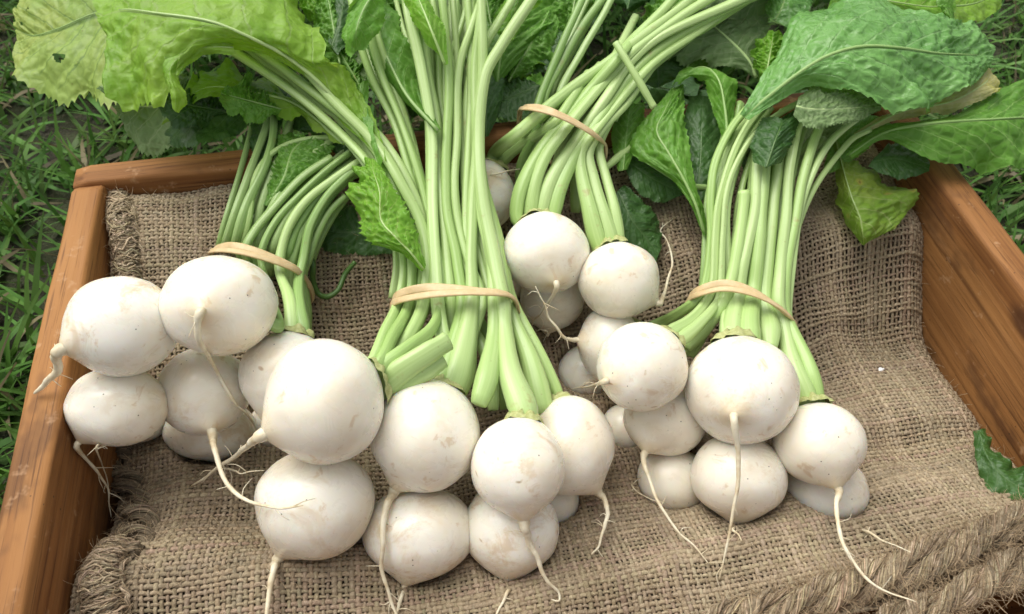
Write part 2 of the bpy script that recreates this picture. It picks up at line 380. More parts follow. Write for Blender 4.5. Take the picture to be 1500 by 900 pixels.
# ------------------------------------------------------------------ the ground and the grass
RIM = 0.14
CX0, CX1, CY0, CY1, TH = -0.201, 0.379, 0.0400, 0.4335, 0.020
g = np.array([[-60, -60, 0], [60, -60, 0], [60, 60, 0], [-60, 60, 0]], float)
tag(link('ground', mesh_np('ground', g, [[0, 1, 2, 3]]), M['soil'], smooth=False), kind='structure')

def grass_field():
    n = 64000
    x = rng.uniform(-0.85, 1.15, n); y = rng.uniform(-0.05, 1.5, n)
    keep = ~((x > CX0 - 0.004) & (x < CX1 + 0.004) & (y > CY0 - 0.01) & (y < CY1 + 0.004))
    keep &= (x < CX0 - 0.004) | (x > CX1 + 0.004) | (y > CY1)
    keep &= rng.random(n) < np.clip(0.55 + 0.6 * vnoise(x * 14, y * 14), 0.15, 1)
    x, y = x[keep], y[keep]; n = len(x)
    L = rng.uniform(0.03, 0.085, n) * (1 + 0.3 * vnoise(x * 9 + 5, y * 9)); W = rng.uniform(0.0012, 0.0031, n)
    az = rng.uniform(0, 2 * np.pi, n); lean = rng.uniform(0.15, 1.25, n); bend = rng.uniform(0.1, 1.1, n)
    ns = 5; V = np.zeros((n, ns, 2, 3))
    dirx, diry = np.cos(az), np.sin(az)
    hx = np.zeros(n); hz = np.zeros(n)
    for s in range(ns):
        ang = lean + bend * s / (ns - 1)
        if s: hx = hx + np.sin(ang) * L / (ns - 1); hz = hz + np.cos(ang) * L / (ns - 1)
        w = W * (1 - (s / (ns - 1)) ** 1.6) + 0.0001
        for k, sg in enumerate((-1, 1)):
            V[:, s, k, 0] = x + dirx * hx - diry * w * sg; V[:, s, k, 1] = y + diry * hx + dirx * w * sg
            V[:, s, k, 2] = np.maximum(hz, 0.002 + 0.002 * s) + 0.0006 * sg
    # blades that lean against the crate stay outside it
    vx, vy = V[..., 0], V[..., 1]
    inside = (vx > CX0 - 0.003) & (vx < CX1 + 0.003) & (vy > CY0 - 0.003) & (vy < CY1 + 0.003)
    left = inside & (x[:, None, None] <= CX0); vx[left] = CX0 - 0.003 - rng.random(left.sum()) * 0.002
    right = inside & (x[:, None, None] >= CX1); vx[right] = CX1 + 0.003 + rng.random(right.sum()) * 0.002
    back = inside & ~left & ~right; vy[back] = CY1 + 0.003 + rng.random(back.sum()) * 0.002
    i = np.arange(n)[:, None] * ns * 2 + np.arange(ns - 1)[None] * 2
    Q = np.stack([i, i + 1, i + 3, i + 2], -1).reshape(-1, 4)
    c = np.array([0.075, 0.19, 0.035]) * rng.uniform(0.6, 1.55, (n, 1)) * np.array([1, 1, 1]) + rng.random((n, 1)) * np.array([0.035, 0.03, 0.0])
    dead = rng.random(n) < 0.13
    c[dead] = np.array([0.30, 0.25, 0.14]) * rng.uniform(0.5, 1.2, (dead.sum(), 1))
    cols = np.repeat(c, ns * 2, 0)
    o = link('grass', mesh_np('grass', V.reshape(-1, 3), Q, None, cols), M['grass'])
    tag(o, 'dark green lawn grass with straw coloured blades around the crate', 'grass', kind='stuff')
grass_field()

# ------------------------------------------------------------------ the wooden crate
def board(name, parent, loc, length, height, thick, rotz, rr=0.0045, seed=0, wavy=0.0007):
    """a plank standing on edge: local x along it, z up, rounded and slightly worn edges"""
    prof = []
    for (cx, cz, a0) in ((thick/2, height, 0), (-thick/2, height, 90), (-thick/2, 0, 180), (thick/2, 0, 270)):
        r = rr if cz > 0 else 0.001
        px, pz = cx - math.copysign(r, cx), (cz - r if cz > 0 else cz + r)
        for k in range(5):
            a = math.radians(a0 + k * 22.5); prof.append((px + r * math.cos(a), pz + r * math.sin(a)))
    prof = np.array(prof); k = len(prof); n = 60
    xs = np.linspace(-length/2, length/2, n); V = np.zeros((n, k, 3))
    V[:, :, 0] = xs[:, None]; V[:, :, 1] = prof[None, :, 0]; V[:, :, 2] = prof[None, :, 1]
    top = prof[:, 1] > height * 0.5
    wob = vnoise(xs[:, None] * 28 + seed * 7.3, np.arange(k)[None] * 0.6 + seed) * wavy
    V[:, :, 2] += wob * top[None]; V[:, :, 1] += vnoise(xs[:, None] * 20 + seed * 3.1, np.arange(k)[None] * 0.5) * wavy * top[None]
    endr = np.minimum(xs + length/2, length/2 - xs)
    sh = np.where(endr < 1e-6, 0.0025, 0.0)
    V[:, :, 2] -= sh[:, None] * top[None]
    i = np.arange(n - 1)[:, None] * k; j = np.arange(k)[None]; j2 = (j + 1) % k
    Q = np.stack([i + j, i + j2, i + k + j2, i + k + j], -1).reshape(-1, 4)
    V = V.reshape(-1, 3); c0 = len(V)
    V = np.r_[V, [[-length/2, 0, height/2]], [[length/2, 0, height/2]]]
    j = np.arange(0, k, 2); e = (n - 1) * k
    Q = np.r_[Q, np.stack([np.full(len(j), c0), (j + 2) % k, (j + 1) % k, j], 1), np.stack([np.full(len(j), c0 + 1), e + j, e + (j + 1) % k, e + (j + 2) % k], 1)]
    me = mesh_np(name, V, Q); o = link(name, me, M['wood'])
    o.parent = parent; o.location = tuple(np.array(loc) - np.array(parent.location)); o.rotation_euler = (0, 0, rotz)
    return o

crate = tag(empty('wooden_crate', ((CX0 + CX1) / 2, (CY0 + CY1) / 2, 0)), 'worn orange brown wooden crate with rounded rim standing on grass', 'crate')
mx, my = (CX0 + CX1) / 2, (CY0 + CY1) / 2
ln = CY1 - CY0 - 2 * TH - 0.001
board('end_board', crate, (mx, CY1 - TH/2, 0.003), CX1 - CX0, RIM - 0.003, TH, 0, 0.0042, 1)
board('end_board', crate, (mx, CY0 + TH/2, 0.003), CX1 - CX0, RIM - 0.003, TH, 0, 0.0042, 2)
board('side_board', crate, (CX0 + TH/2, my, 0.003), ln, RIM - 0.003, TH, math.pi/2, 0.004, 3)
board('side_board', crate, (CX1 - TH/2 - 0.001, my, 0.003), ln, RIM - 0.003, TH + 0.002, math.pi/2, 0.005, 4)
for k in range(4):
    w = (ln - 0.006) / 4
    board('floor_plank', crate, (mx, CY0 + TH + 0.002 + w * (k + 0.5), 0.004), CX1 - CX0 - 2 * TH - 0.002, 0.010, w - 0.002, 0, 0.001, 5 + k)

# ------------------------------------------------------------------ lie of the burlap
YK = [0.03, 0.075, 0.11, 0.15, 0.185, 0.235, 0.27, 0.31, 0.36, 0.40, 0.42]
ZL = [0.08, 0.085, 0.088, 0.090, 0.086, 0.060, 0.066, 0.090, 0.114, 0.126, 0.122]
ZC = [0.075, 0.075, 0.070, 0.064, 0.058, 0.054, 0.058, 0.074, 0.098, 0.114, 0.112]
ZR = [0.095, 0.095, 0.088, 0.062, 0.050, 0.050, 0.060, 0.098, 0.116, 0.122, 0.118]
GX = np.arange(-0.186, 0.3641, 0.002); GY = np.arange(0.080, 0.4161, 0.002)
def _lie():
    X, Y = np.meshgrid(GX, GY, indexing='ij')
    l, c, r = (np.interp(Y, YK, z) for z in (ZL, ZC, ZR))
    a = np.clip((X + 0.17) / 0.17, 0, 1); b = np.clip((X - 0.10) / 0.2, 0, 1)
    a, b = a*a*(3-2*a), b*b*(3-2*b)
    z = l * (1 - a) + c * (a - b) + r * b
    z += 0.0075 * vnoise(X * 15 + 3, Y * 13 + 1) + (0.004 + 0.005 * np.clip((X - 0.15) * 10, 0, 1)) * vnoise(X * 27 + Y * 9, Y * 26 + 9)
    z += 0.018 * np.exp(-((Y - 0.320) / 0.022) ** 2 - ((X - 0.33) / 0.08) ** 2) - 0.013 * np.exp(-((Y - 0.262) / 0.02) ** 2 - ((X - 0.33) / 0.06) ** 2) + 0.008 * np.exp(-((Y - 0.20) / 0.022) ** 2 - ((X - 0.30) / 0.08) ** 2)
    z += (0.012 * np.exp(-((Y - 0.166) / 0.020) ** 2) - 0.007 * np.exp(-((Y - 0.205) / 0.018) ** 2)) * np.clip((0.03 - X) / 0.08, 0, 1)
    # soft folds running across the cloth
    z += 0.005 * np.exp(-((Y - (0.205 - 0.06 * (X - 0.2))) / 0.013) ** 2) * np.clip((X - 0.1) * 12, 0, 1)
    z += 0.005 * np.exp(-((X - 0.23 + 0.5 * (Y - 0.25)) / 0.018) ** 2)
    z += 0.007 * np.exp(-((X - 0.02 - 0.5 * (Y - 0.3)) / 0.02) ** 2) * np.clip((Y - 0.24) * 12, 0, 1) + 0.006 * np.exp(-((Y - 0.118 - 0.12 * X) / 0.014) ** 2) * np.clip((X + 0.02) * 10, 0, 1)
    # rolls down beside the walls
    z -= 0.018 * np.clip((X - 0.338) / 0.022, 0, 1) ** 2 + 0.010 * np.clip((-0.172 - X) / 0.014, 0, 1) ** 2
    return blur(z, 3)
def blur(z, k):
    for _ in range(k):
        p = np.pad(z, 1, mode='edge'); z = (p[:-2, 1:-1] + p[2:, 1:-1] + p[1:-1, :-2] + p[1:-1, 2:] + 2 * z) / 6
    return z
LIE = _lie()
def bz(x, y):
    fx = np.clip((np.asarray(x) - GX[0]) / 0.002, 0, len(GX) - 1.001); fy = np.clip((np.asarray(y) - GY[0]) / 0.002, 0, len(GY) - 1.001)
    i, j = fx.astype(int) if hasattr(fx, 'astype') else int(fx), fy.astype(int) if hasattr(fy, 'astype') else int(fy)
    a, b = fx - i, fy - j
    return LIE[i, j]*(1-a)*(1-b) + LIE[i+1, j]*a*(1-b) + LIE[i, j+1]*(1-a)*b + LIE[i+1, j+1]*a*b

# ------------------------------------------------------------------ turnips: where each one lies
# key: (px, py, half width, half height, layer, tail pixels (first = where it leaves the bulb), tail radius mm, label)
T = {
 'A1': (178, 478, 78, 74, 1.0, [(121, 498), (104, 517), (87, 539), (70, 557), (56, 570), (50, 576)], 3.4, 'white turnip whose thick curled taproot points over the left rim of the crate'),
 'A2': (321, 447, 83, 74, 1.3, [(301, 453), (290, 470), (293, 500), (318, 545), (345, 590), (372, 625), (383, 658)], 2.6, 'white turnip nearest below the left bunch band, long thin taproot from its middle'),
 'A3': (173, 595, 71, 58, 0.3, [(123, 628), (118, 645), (132, 677), (152, 702), (160, 727), (163, 757)], 2.0, 'white turnip by the left crate wall under the one with the thick taproot'),
 'A4': (299, 573, 67, 64, 0.6, [(308, 617), (312, 650), (325, 695), (348, 727), (380, 738), (410, 745), (443, 741)], 3.0, 'white turnip in the left bunch with a long taproot bending right to the middle bunch'),
 'A5': (308, 630, 66, 44, 0.0, [(297, 676), (315, 688), (350, 692), (388, 688)], 1.6, 'white turnip lying lowest in the left bunch under the one with the bent taproot'),
 'A6': (420, 552, 68, 66, 0.8, [(388, 600), (380, 640), (378, 655)], 1.2, 'white turnip of the left bunch half hidden behind the largest middle bunch turnip'),
 'A7': (404, 626, 40, 40, 0.2, None, 1.0, 'white turnip showing only a sliver between left and middle bunch'),
 'A8': (206, 606, 42, 42, 0.0, [(150, 640), (144, 655), (150, 680), (156, 700), (158, 730)], 1.6, 'white turnip mostly hidden behind the lowest turnip at the left wall'),
 'B1': (476, 589, 86, 91, 1.6, [(413, 625), (382, 638), (350, 663), (322, 684), (297, 703), (281, 714)], 3.4, 'largest white turnip at the left of the middle bunch, taproot crossing to the left'),
 'B2': (462, 736, 86, 80, 0.8, [(404, 795), (401, 830), (394, 868), (390, 900), (386, 940)], 4.0, 'big white turnip at the lower left of the middle bunch, thick taproot straight down'),
 'B3': (623, 638, 80, 82, 1.5, [(577, 706), (566, 740), (560, 790), (560, 838), (570, 875), (584, 903), (592, 930)], 3.4, 'white turnip in the centre of the middle bunch with a long hanging taproot'),
 'B4': (614, 780, 82, 66, 0.7, [(602, 842), (592, 868), (580, 897), (570, 930)], 2.6, 'squat white turnip at the front of the middle bunch with dirt scratches on top'),
 'B5': (759, 682, 69, 72, 1.5, [(762, 750), (770, 780), (790, 825), (803, 852), (819, 868), (820, 880), (808, 878)], 3.2, 'round white turnip right of centre in the middle bunch, taproot hooked at its tip'),
 'B6': (835, 653, 65, 72, 1.0, [(880, 710), (889, 740), (886, 775), (878, 798), (866, 812)], 3.0, 'tall white turnip with yellowish shoulder at the right of the middle bunch'),
 'B7': (748, 774, 70, 68, 0.5, [(754, 840), (744, 868), (727, 897), (715, 930)], 2.4, 'white turnip low in front under the one with the hooked taproot'),
 'B8': (806, 733, 43, 40, 0.0, None, 1.0, 'small white turnip peeping out under the yellow shouldered one'),
 'B9': (508, 768, 50, 50, 0.0, None, 1.0, 'white turnip mostly hidden between the two front turnips of the middle bunch'),
 'C1': (799, 372, 64, 60, 1.0, [(818, 405), (805, 440), (787, 465), (770, 486)], 2.2, 'round white turnip in front of the back bunch with a straight short taproot'),
 'C2': (907, 411, 60, 56, 0.9, [(943, 462), (963, 440), (979, 408), (985, 383), (976, 352), (967, 338), (985, 319)], 2.2, 'white turnip with brown stains in the back bunch, taproot curling upwards'),
 'C3': (708, 287, 47, 53, 0.8, [(714, 262), (745, 250), (790, 247)], 1.0, 'white turnip peeping out right behind the upright middle stems'),
 'C4': (742, 397, 40, 46, 0.0, None, 1.0, 'white turnip squeezed between middle stems and the round back turnip'),
 'C5': (808, 437, 47, 47, 0.0, [(785, 478), (798, 484), (775, 486)], 1.2, 'shaded white turnip low under the round back turnip'),
 'C6': (892, 366, 32, 34, 0.1, None, 1.0, 'white turnip hidden behind the brown stained back turnip'),
 'D1': (893, 505, 47, 56, 0.8, [(851, 506), (825, 492), (805, 465), (795, 440), (785, 420)], 2.2, 'small white turnip with black specks whose taproot reaches up to the back bunch'),
 'D2': (940, 537, 67, 65, 1.4, [(898, 556), (866, 565), (832, 572)], 2.2, 'white turnip at the upper left of the right bunch, short taproot pointing left'),
 'D3': (858, 546, 41, 41, 0.0, None, 1.0, 'shaded small white turnip behind the one with black specks'),
 'D4': (1086, 572, 81, 79, 1.5, [(1077, 600), (1080, 660), (1078, 720), (1070, 770), (1060, 820), (1053, 848)], 2.8, 'largest white turnip of the right bunch with long straight taproot hanging down'),
 'D5': (974, 612, 61, 56, 0.8, [(943, 648), (948, 690), (965, 735), (990, 775), (1015, 800), (1038, 826)], 2.4, 'white turnip left of the largest right bunch turnip, long taproot slanting over burlap'),
 'D6': (917, 628, 36, 38, 0.0, [(902, 668), (925, 712), (950, 730), (975, 738)], 1.4, 'small shaded white turnip at the left edge of the right bunch'),
 'D7': (984, 704, 50, 50, 0.1, None, 1.0, 'shaded white turnip on the burlap below the left part of the right bunch'),
 'D8': (1081, 698, 69, 62, 0.7, [(1062, 757), (1074, 775), (1088, 793)], 2.6, 'white turnip directly under the largest right bunch turnip'),
 'D9': (1200, 649, 66, 60, 1.0, [(1226, 693), (1226, 740), (1232, 790), (1250, 825), (1282, 858), (1340, 883)], 2.8, 'white turnip at the right end of the right bunch with very long taproot'),
 'D10': (1209, 718, 61, 50, 0.1, [(1234, 760), (1268, 778), (1300, 795), (1333, 809)], 2.0, 'white turnip underneath the rightmost one, lying on the burlap'),
}
BAND_C = {'A': P(385, 385, 0.115), 'B': P(665, 430, 0.110), 'C': P(825, 185, 0.150), 'D': P(1088, 440, 0.105)}

class Bulb: pass
BULB = {}
for key in sorted(T, key=lambda k: T[k][4]):
    px, py, hw, hh, layer, tail, tr_, label = T[key]
    r = ray(px, py); rp = (hw + hh) / 2
    s = (0.03 - CAMPOS[2]) / r[2]
    while True:                                  # come up the line of sight until it rests on the cloth and on the others
        c = CAMPOS + r * s; R = rp * s           # radius in metres: rp pixels at depth s*F
        ok = c[2] - 0.93 * R > max(0.024, bz(c[0], c[1]) - 0.006 - 0.010 * (layer < 0.4) - 0.006 * (layer < 0.9))
        ok = ok and c[0] - R > CX0 + TH - 0.001 and c[0] + R < CX1 - TH
        if ok:
            for o in BULB.values():
                if np.linalg.norm(c - o.c) < 0.90 * (R + o.R): ok = False; break
                if o.layer < layer - 0.05 and math.dist((px, py), o.p) < 0.93 * (rp + o.rp) and s > o.s * 0.985: ok = False; break
        if ok: break
        s -= 0.5e-6 * 2
    b = Bulb(); b.c, b.R, b.key, b.s, b.layer, b.p, b.rp = c, R, key, s, layer, (px, py), rp; b.hw, b.hh = hw * s, hh * s
    BULB[key] = b
    print('bulb', key, np.round(c * 100, 1), 'R', round(R * 100, 2), 'above cloth', round((c[2] - R - float(bz(c[0], c[1]))) * 100, 1))

# the cloth gives way under the bulbs
def _press():
    global LIE
    X, Y = np.meshgrid(GX, GY, indexing='ij'); z = LIE
    for b in BULB.values():
        d2 = (X - b.c[0]) ** 2 + (Y - b.c[1]) ** 2; R = b.R * 1.0
        low = b.c[2] - np.sqrt(np.maximum(R * R - d2, 0)) - 0.004
        z = np.where(d2 < R * R * 0.9, np.minimum(z, low), z)
    LIE = np.minimum(blur(z, 5), z + 0.001)
_press()
ROPES = [(catmull([P(1040, 925, 0.088), P(1130, 895, 0.090), P(1220, 868, 0.092), P(1310, 838, 0.095), P(1400, 805, 0.098), P(1480, 772, 0.101), P(1540, 750, 0.102)], 80), 0.0100),
         (catmull([P(1290, 925, 0.098), P(1370, 888, 0.100), P(1440, 855, 0.104), P(1500, 825, 0.106), P(1560, 800, 0.106)], 60), 0.0085)]
def hit(px, py, skip=None, pad=0.0):
    """depth (in ray units) of the first bulb or the cloth behind a pixel"""
    r = ray(px, py); best = 1e9
    for k, b in BULB.items():
        if k == skip: continue
        oc = CAMPOS - b.c; A = r.dot(r); B = 2 * r.dot(oc); C = oc.dot(oc) - (b.R + pad) ** 2; D = B * B - 4 * A * C
        if D > 0: best = min(best, (-B - math.sqrt(D)) / (2 * A))
    for s in np.arange(2.6e-4, 6e-4, 1.5e-6):
        p = CAMPOS + r * s
        if p[1] < 0.2 and p[0] > 0.1 and any(np.min(((c_ - p) ** 2).sum(1)) < (r_ + pad) ** 2 for c_, r_ in ROPES): best = min(best, s); break
        wall = p[2] < RIM + pad and (p[0] < CX0 + TH + pad or p[0] > CX1 - TH - pad)
        if wall or p[2] < bz(p[0], p[1]) + pad: best = min(best, s); break
    return best

# ------------------------------------------------------------------ turnip bulbs and taproots
def make_turnip(key):
    px, py, hw, hh, layer, tail, tr_, label = T[key]; b = BULB[key]
    r = ray(px, py); view = -r / np.linalg.norm(r)
    rightv = np.array([D2[0], D1[0], -DN[0]]); downv = np.array([D2[1], D1[1], -DN[1]])
    bandd = BAND_C[key[0]] - b.c; bandd /= np.linalg.norm(bandd)
    if tail:
        dx, dy = (tail[0][0] - px) / hw, (tail[0][1] - py) / hh; q = dx * dx + dy * dy
        fac = min(1.0, 0.985 / math.sqrt(q)) if q > 0 else 1.0
        dx, dy = dx * fac, dy * fac; dz = math.sqrt(max(0.0, 1 - dx * dx - dy * dy))
        td = rightv * dx + downv * dy + view * dz
        tx_, ty_ = tail[1][0] - tail[0][0], tail[1][1] - tail[0][1]; tl_ = math.hypot(tx_, ty_)
        td = td + (0.1 if key == 'A1' else 0.42) * min(q, 1.0) * (rightv * tx_ + downv * ty_) / tl_
    else: td = -bandd
    td = td / np.linalg.norm(td)
    cd = -0.45 * td + bandd; cd /= np.linalg.norm(cd); b.cd, b.td = cd, td
    b.crown = b.c + cd * b.R * 0.96
    root = tag(empty('turnip', (b.c[0], b.c[1], b.c[2] - b.R)), label, 'turnip', {'A': 'turnips of the left bunch', 'B': 'turnips of the middle bunch', 'C': 'turnips of the back bunch', 'D': 'turnips of the right bunch'}[key[0]])
    b.root = root
    # bulb: sphere drawn out towards the taproot, flattened at the crown
    nu, nv = 56, 40
    th = np.linspace(0, np.pi, nv); ph = np.arange(nu) / nu * 2 * np.pi
    e1 = np.cross(td, [0.3, 0.5, 0.81]); e1 /= np.linalg.norm(e1); e2 = np.cross(td, e1)
    th2 = np.pi * (th / np.pi) ** 1.25
    d = (np.cos(th2)[:, None, None] * td + np.sin(th2)[:, None, None] * (np.cos(ph)[None, :, None] * e1 + np.sin(ph)[None, :, None] * e2)).reshape(-1, 3)
    ang_t = np.arccos(np.clip(d @ td, -1, 1)); ang_c = np.arccos(np.clip(d @ cd, -1, 1))
    sd = (ord(key[0]) * 13 + int(key[1:]) * 7) % 50
    rad = 1 + 0.028 * vnoise(d[:, 0] * 1.6 + sd, d[:, 1] * 1.6 + d[:, 2] * 1.3) + 0.006 * vnoise(d[:, 0] * 5 + sd, d[:, 2] * 5 + d[:, 1] * 3)
    pull = (tr_ / 1000.0) / b.R
    if tail: rad += (0.07 + pull * 0.7) * np.exp(-(ang_t / (0.13 + pull * 0.8)) ** 1.4) - 0.02 * np.exp(-((ang_t - 0.5) / 0.3) ** 2)
    rad -= 0.05 * np.exp(-(ang_c / 0.35) ** 2)
    off = d * rad[:, None]
    # the photographed width and height of this bulb
    a = off @ rightv; c_ = off @ downv
    off = off + np.outer(a * (b.hw / b.R - 1), rightv) + np.outer(c_ * (b.hh / b.R - 1), downv)
    V = b.c + off * b.R
    i = np.arange(nv - 1)[:, None] * nu; j = np.arange(nu)[None]; j2 = (j + 1) % nu
    Q = np.stack([i + j, i + nu + j, i + nu + j2, i + j2], -1).reshape(-1, 4)
    uv = np.stack([ang_t / np.pi, ang_c / np.pi], 1)
    bulb = link('bulb', mesh_np('bulb', V, Q, uv), M['turnip'], root)
    bulb.data.validate()
    if tail:
        tip = V[:nu].mean(0)
        tpx = pix(tip); ddx, ddy = tail[-1][0] - tail[0][0], tail[-1][1] - tail[0][1]; dl_ = math.hypot(ddx, ddy); tail = list(tail)
        while len(tail) > 3 and ((tail[1][0] - tpx[0]) * ddx + (tail[1][1] - tpx[1]) * ddy) / dl_ < 10: tail.pop(1)      # the drawn-out tip already covers these
        pts = [tip - td * b.R * 0.10, tip + td * tr_ * 0.0006]
        s0 = pix(tip)[2] / F
        hits = [hit(x, y, None, tr_ * 0.0008 + (0.0008 if key in ('A1', 'A3', 'A8') else 0.0022)) for x, y in tail[1:]]
        cum = np.r_[0, np.cumsum([math.dist(tail[i], tail[i+1]) for i in range(len(tail) - 1)])]; cum /= cum[-1]
        send = hits[-1]; ss = []
        for k, (x, y) in enumerate(tail[1:]):
            f = cum[k + 1]
            s = s0 * (1 - f ** 0.7) + send * f ** 0.7
            ss.append(min(s, hits[k]))
        for k, (x, y) in enumerate(tail[1:]): pts.append(CAMPOS + ray(x, y) * ss[k])
        n = 14 + 6 * len(tail)
        C = catmull(pts, n); f = np.linspace(0, 1, n)
        C[3:] += np.stack([vnoise(f[3:] * 7 + sd, f[3:] * 0 + k * 9.1) for k in range(3)], 1) * 0.0007
        r0 = tr_ * 0.001
        rad = r0 * (0.75 * np.exp(-f * 12) + 0.75 * (1 - f) ** 0.8 + 0.16) * (1 + 0.12 * vnoise(f * 26, f * 0 + sd)) * 0.62
        if key == 'A1': rad = r0 * (0.30 * np.exp(-f * 6) + 0.72 * (1 - f) ** 0.4 + 0.14) * (1 + 0.1 * vnoise(f * 26, f * 0 + sd)) * 0.85
        A = Acc(); A.add(*sweep(C, rad, 8))
        for _ in range(3 + int(tr_)):                        # hair roots
            k = rng.integers(3, n - 3); p0 = C[k]; dirr = rng.normal(size=3); dirr -= dirr.dot(view) * view * 0.8; dirr /= np.linalg.norm(dirr)
            l = rng.uniform(0.003, 0.012); mid = p0 + dirr * l * 0.5 + rng.normal(size=3) * 0.0012
            A.add(*sweep(catmull([p0, mid, p0 + dirr * l + np.array([0, 0, -0.002])], 6), np.linspace(0.00030, 0.0001, 6), 4))
        link('taproot', A.mesh('taproot'), M['root'], root)

for key in T: make_turnip(key)

# ------------------------------------------------------------------ leaves
def leaf_mesh(st, seed=0, serr=0.06, lobes=0.04, ruffle=0.05, camber=0.05, nv=120, nu=18, holes=(), nteeth=30, crinkle=0.012):
    """st: stations of (left, middle, right), each (px, py, z in cm): the margin and the midrib as they lie in space"""
    serr = serr * 1.5; nv = max(nv, 40 if nv < 40 else 150)
    ruffle, lobes, crinkle = ruffle * 1.35, lobes * 1.3, crinkle * 1.3
    Lp, Mp, Rp = (np.array([P(s[k][0], s[k][1], s[k][2] / 100.0) for s in st]) for k in range(3))
    cen = catmull(np.c_[Mp, Lp, Rp], nv); Mc, Lc, Rc = cen[:, :3], cen[:, 3:6], cen[:, 6:9]
    v = np.linspace(0, 1, nv); u = np.linspace(-1, 1, 2 * nu + 1)
    a = np.abs(u)
    tang = np.gradient(Mc, axis=0); tang /= np.linalg.norm(tang, axis=1)[:, None]
    acr = Rc - Lc; nrm = np.cross(tang, acr); nrm /= np.linalg.norm(nrm, axis=1)[:, None] + 1e-9
    flip = np.sign((nrm * (CAMPOS - Mc)).sum(1)); nrm *= np.where(flip == 0, 1, flip)[:, None]
    nrm = np.stack([np.convolve(np.pad(nrm[:, k], 3, mode='edge'), np.ones(7) / 7, 'valid') for k in range(3)], 1)
    wl, wr = np.linalg.norm(Lc - Mc, axis=1), np.linalg.norm(Rc - Mc, axis=1)
    V = np.zeros((nv, len(u), 3))
    for k, uu in enumerate(u):
        side = Lc if uu < 0 else Rc; w = wl if uu < 0 else wr; sg = 0.0 if uu < 0 else 17.0
        saw = np.mod(v * nteeth + sg * 0.37 + 0.4 * vnoise(v * 9, v * 0 + seed + sg), 1.0)
        edge = lobes * vnoise(v * 8 + seed * 1.7, v * 0 + sg) + serr * (1.3 * np.abs(saw - 0.35) - 0.4)
        f = a[k] * (1 + edge * a[k] ** 3 * 1.3)
        base = Mc + (side - Mc) * f[:, None]
        width = np.minimum(w, 0.05)
        h = camber * width * 4 * a[k] * (1 - a[k])
        h = h + ruffle * width * a[k] ** 2.2 * (np.sin(v * 31 + sg + seed) * 0.6 + 1.2 * vnoise(v * 13 + seed * 2.3, v * 0 + sg + 3))
        q = v * 8 - a[k] * 2.4 + (0.43 if uu > 0 else 0); fr = np.abs(np.mod(q, 1) - 0.5)
        h = h - 0.03 * width * np.exp(-(fr / 0.14) ** 2) * (4 * a[k] * (1 - a[k])) ** 0.5
        h = h + crinkle * width * vnoise(v * 40 + seed, a[k] * 14 + sg + v * 0) * (1 if a[k] > 0.06 else 0)
        h = h + 0.10 * width * vnoise(v * 5 + seed * 3.1, a[k] * 2.2 + sg + v * 0) * min(1, a[k] * 3)
        h = h - 0.03 * width * math.exp(-(a[k] / 0.07) ** 2)
        V[:, k] = base + nrm * h[:, None]
    nn = len(u)
    i = np.arange(nv - 1)[:, None] * nn; j = np.arange(nn - 1)[None]
    Q = np.stack([i + j, i + j + 1, i + nn + j + 1, i + nn + j], -1).reshape(-1, 4)
    uv = np.stack([np.tile(u * 0.5 + 0.5, nv), np.repeat(v, nn)], 1)
    if holes:
        cu = uv[Q].mean(1); keep = np.ones(len(Q), bool)
        for hu, hv, hr in holes:
            dd = np.hypot((cu[:, 0] - hu) * 1.0, (cu[:, 1] - hv)); an = np.arctan2(cu[:, 1] - hv, cu[:, 0] - hu)
            keep &= dd > hr * (1 + 0.3 * np.sin(an * 3 + hu * 20))
        Q = Q[keep]
    return mesh_np('leaf', V.reshape(-1, 3), Q, uv)

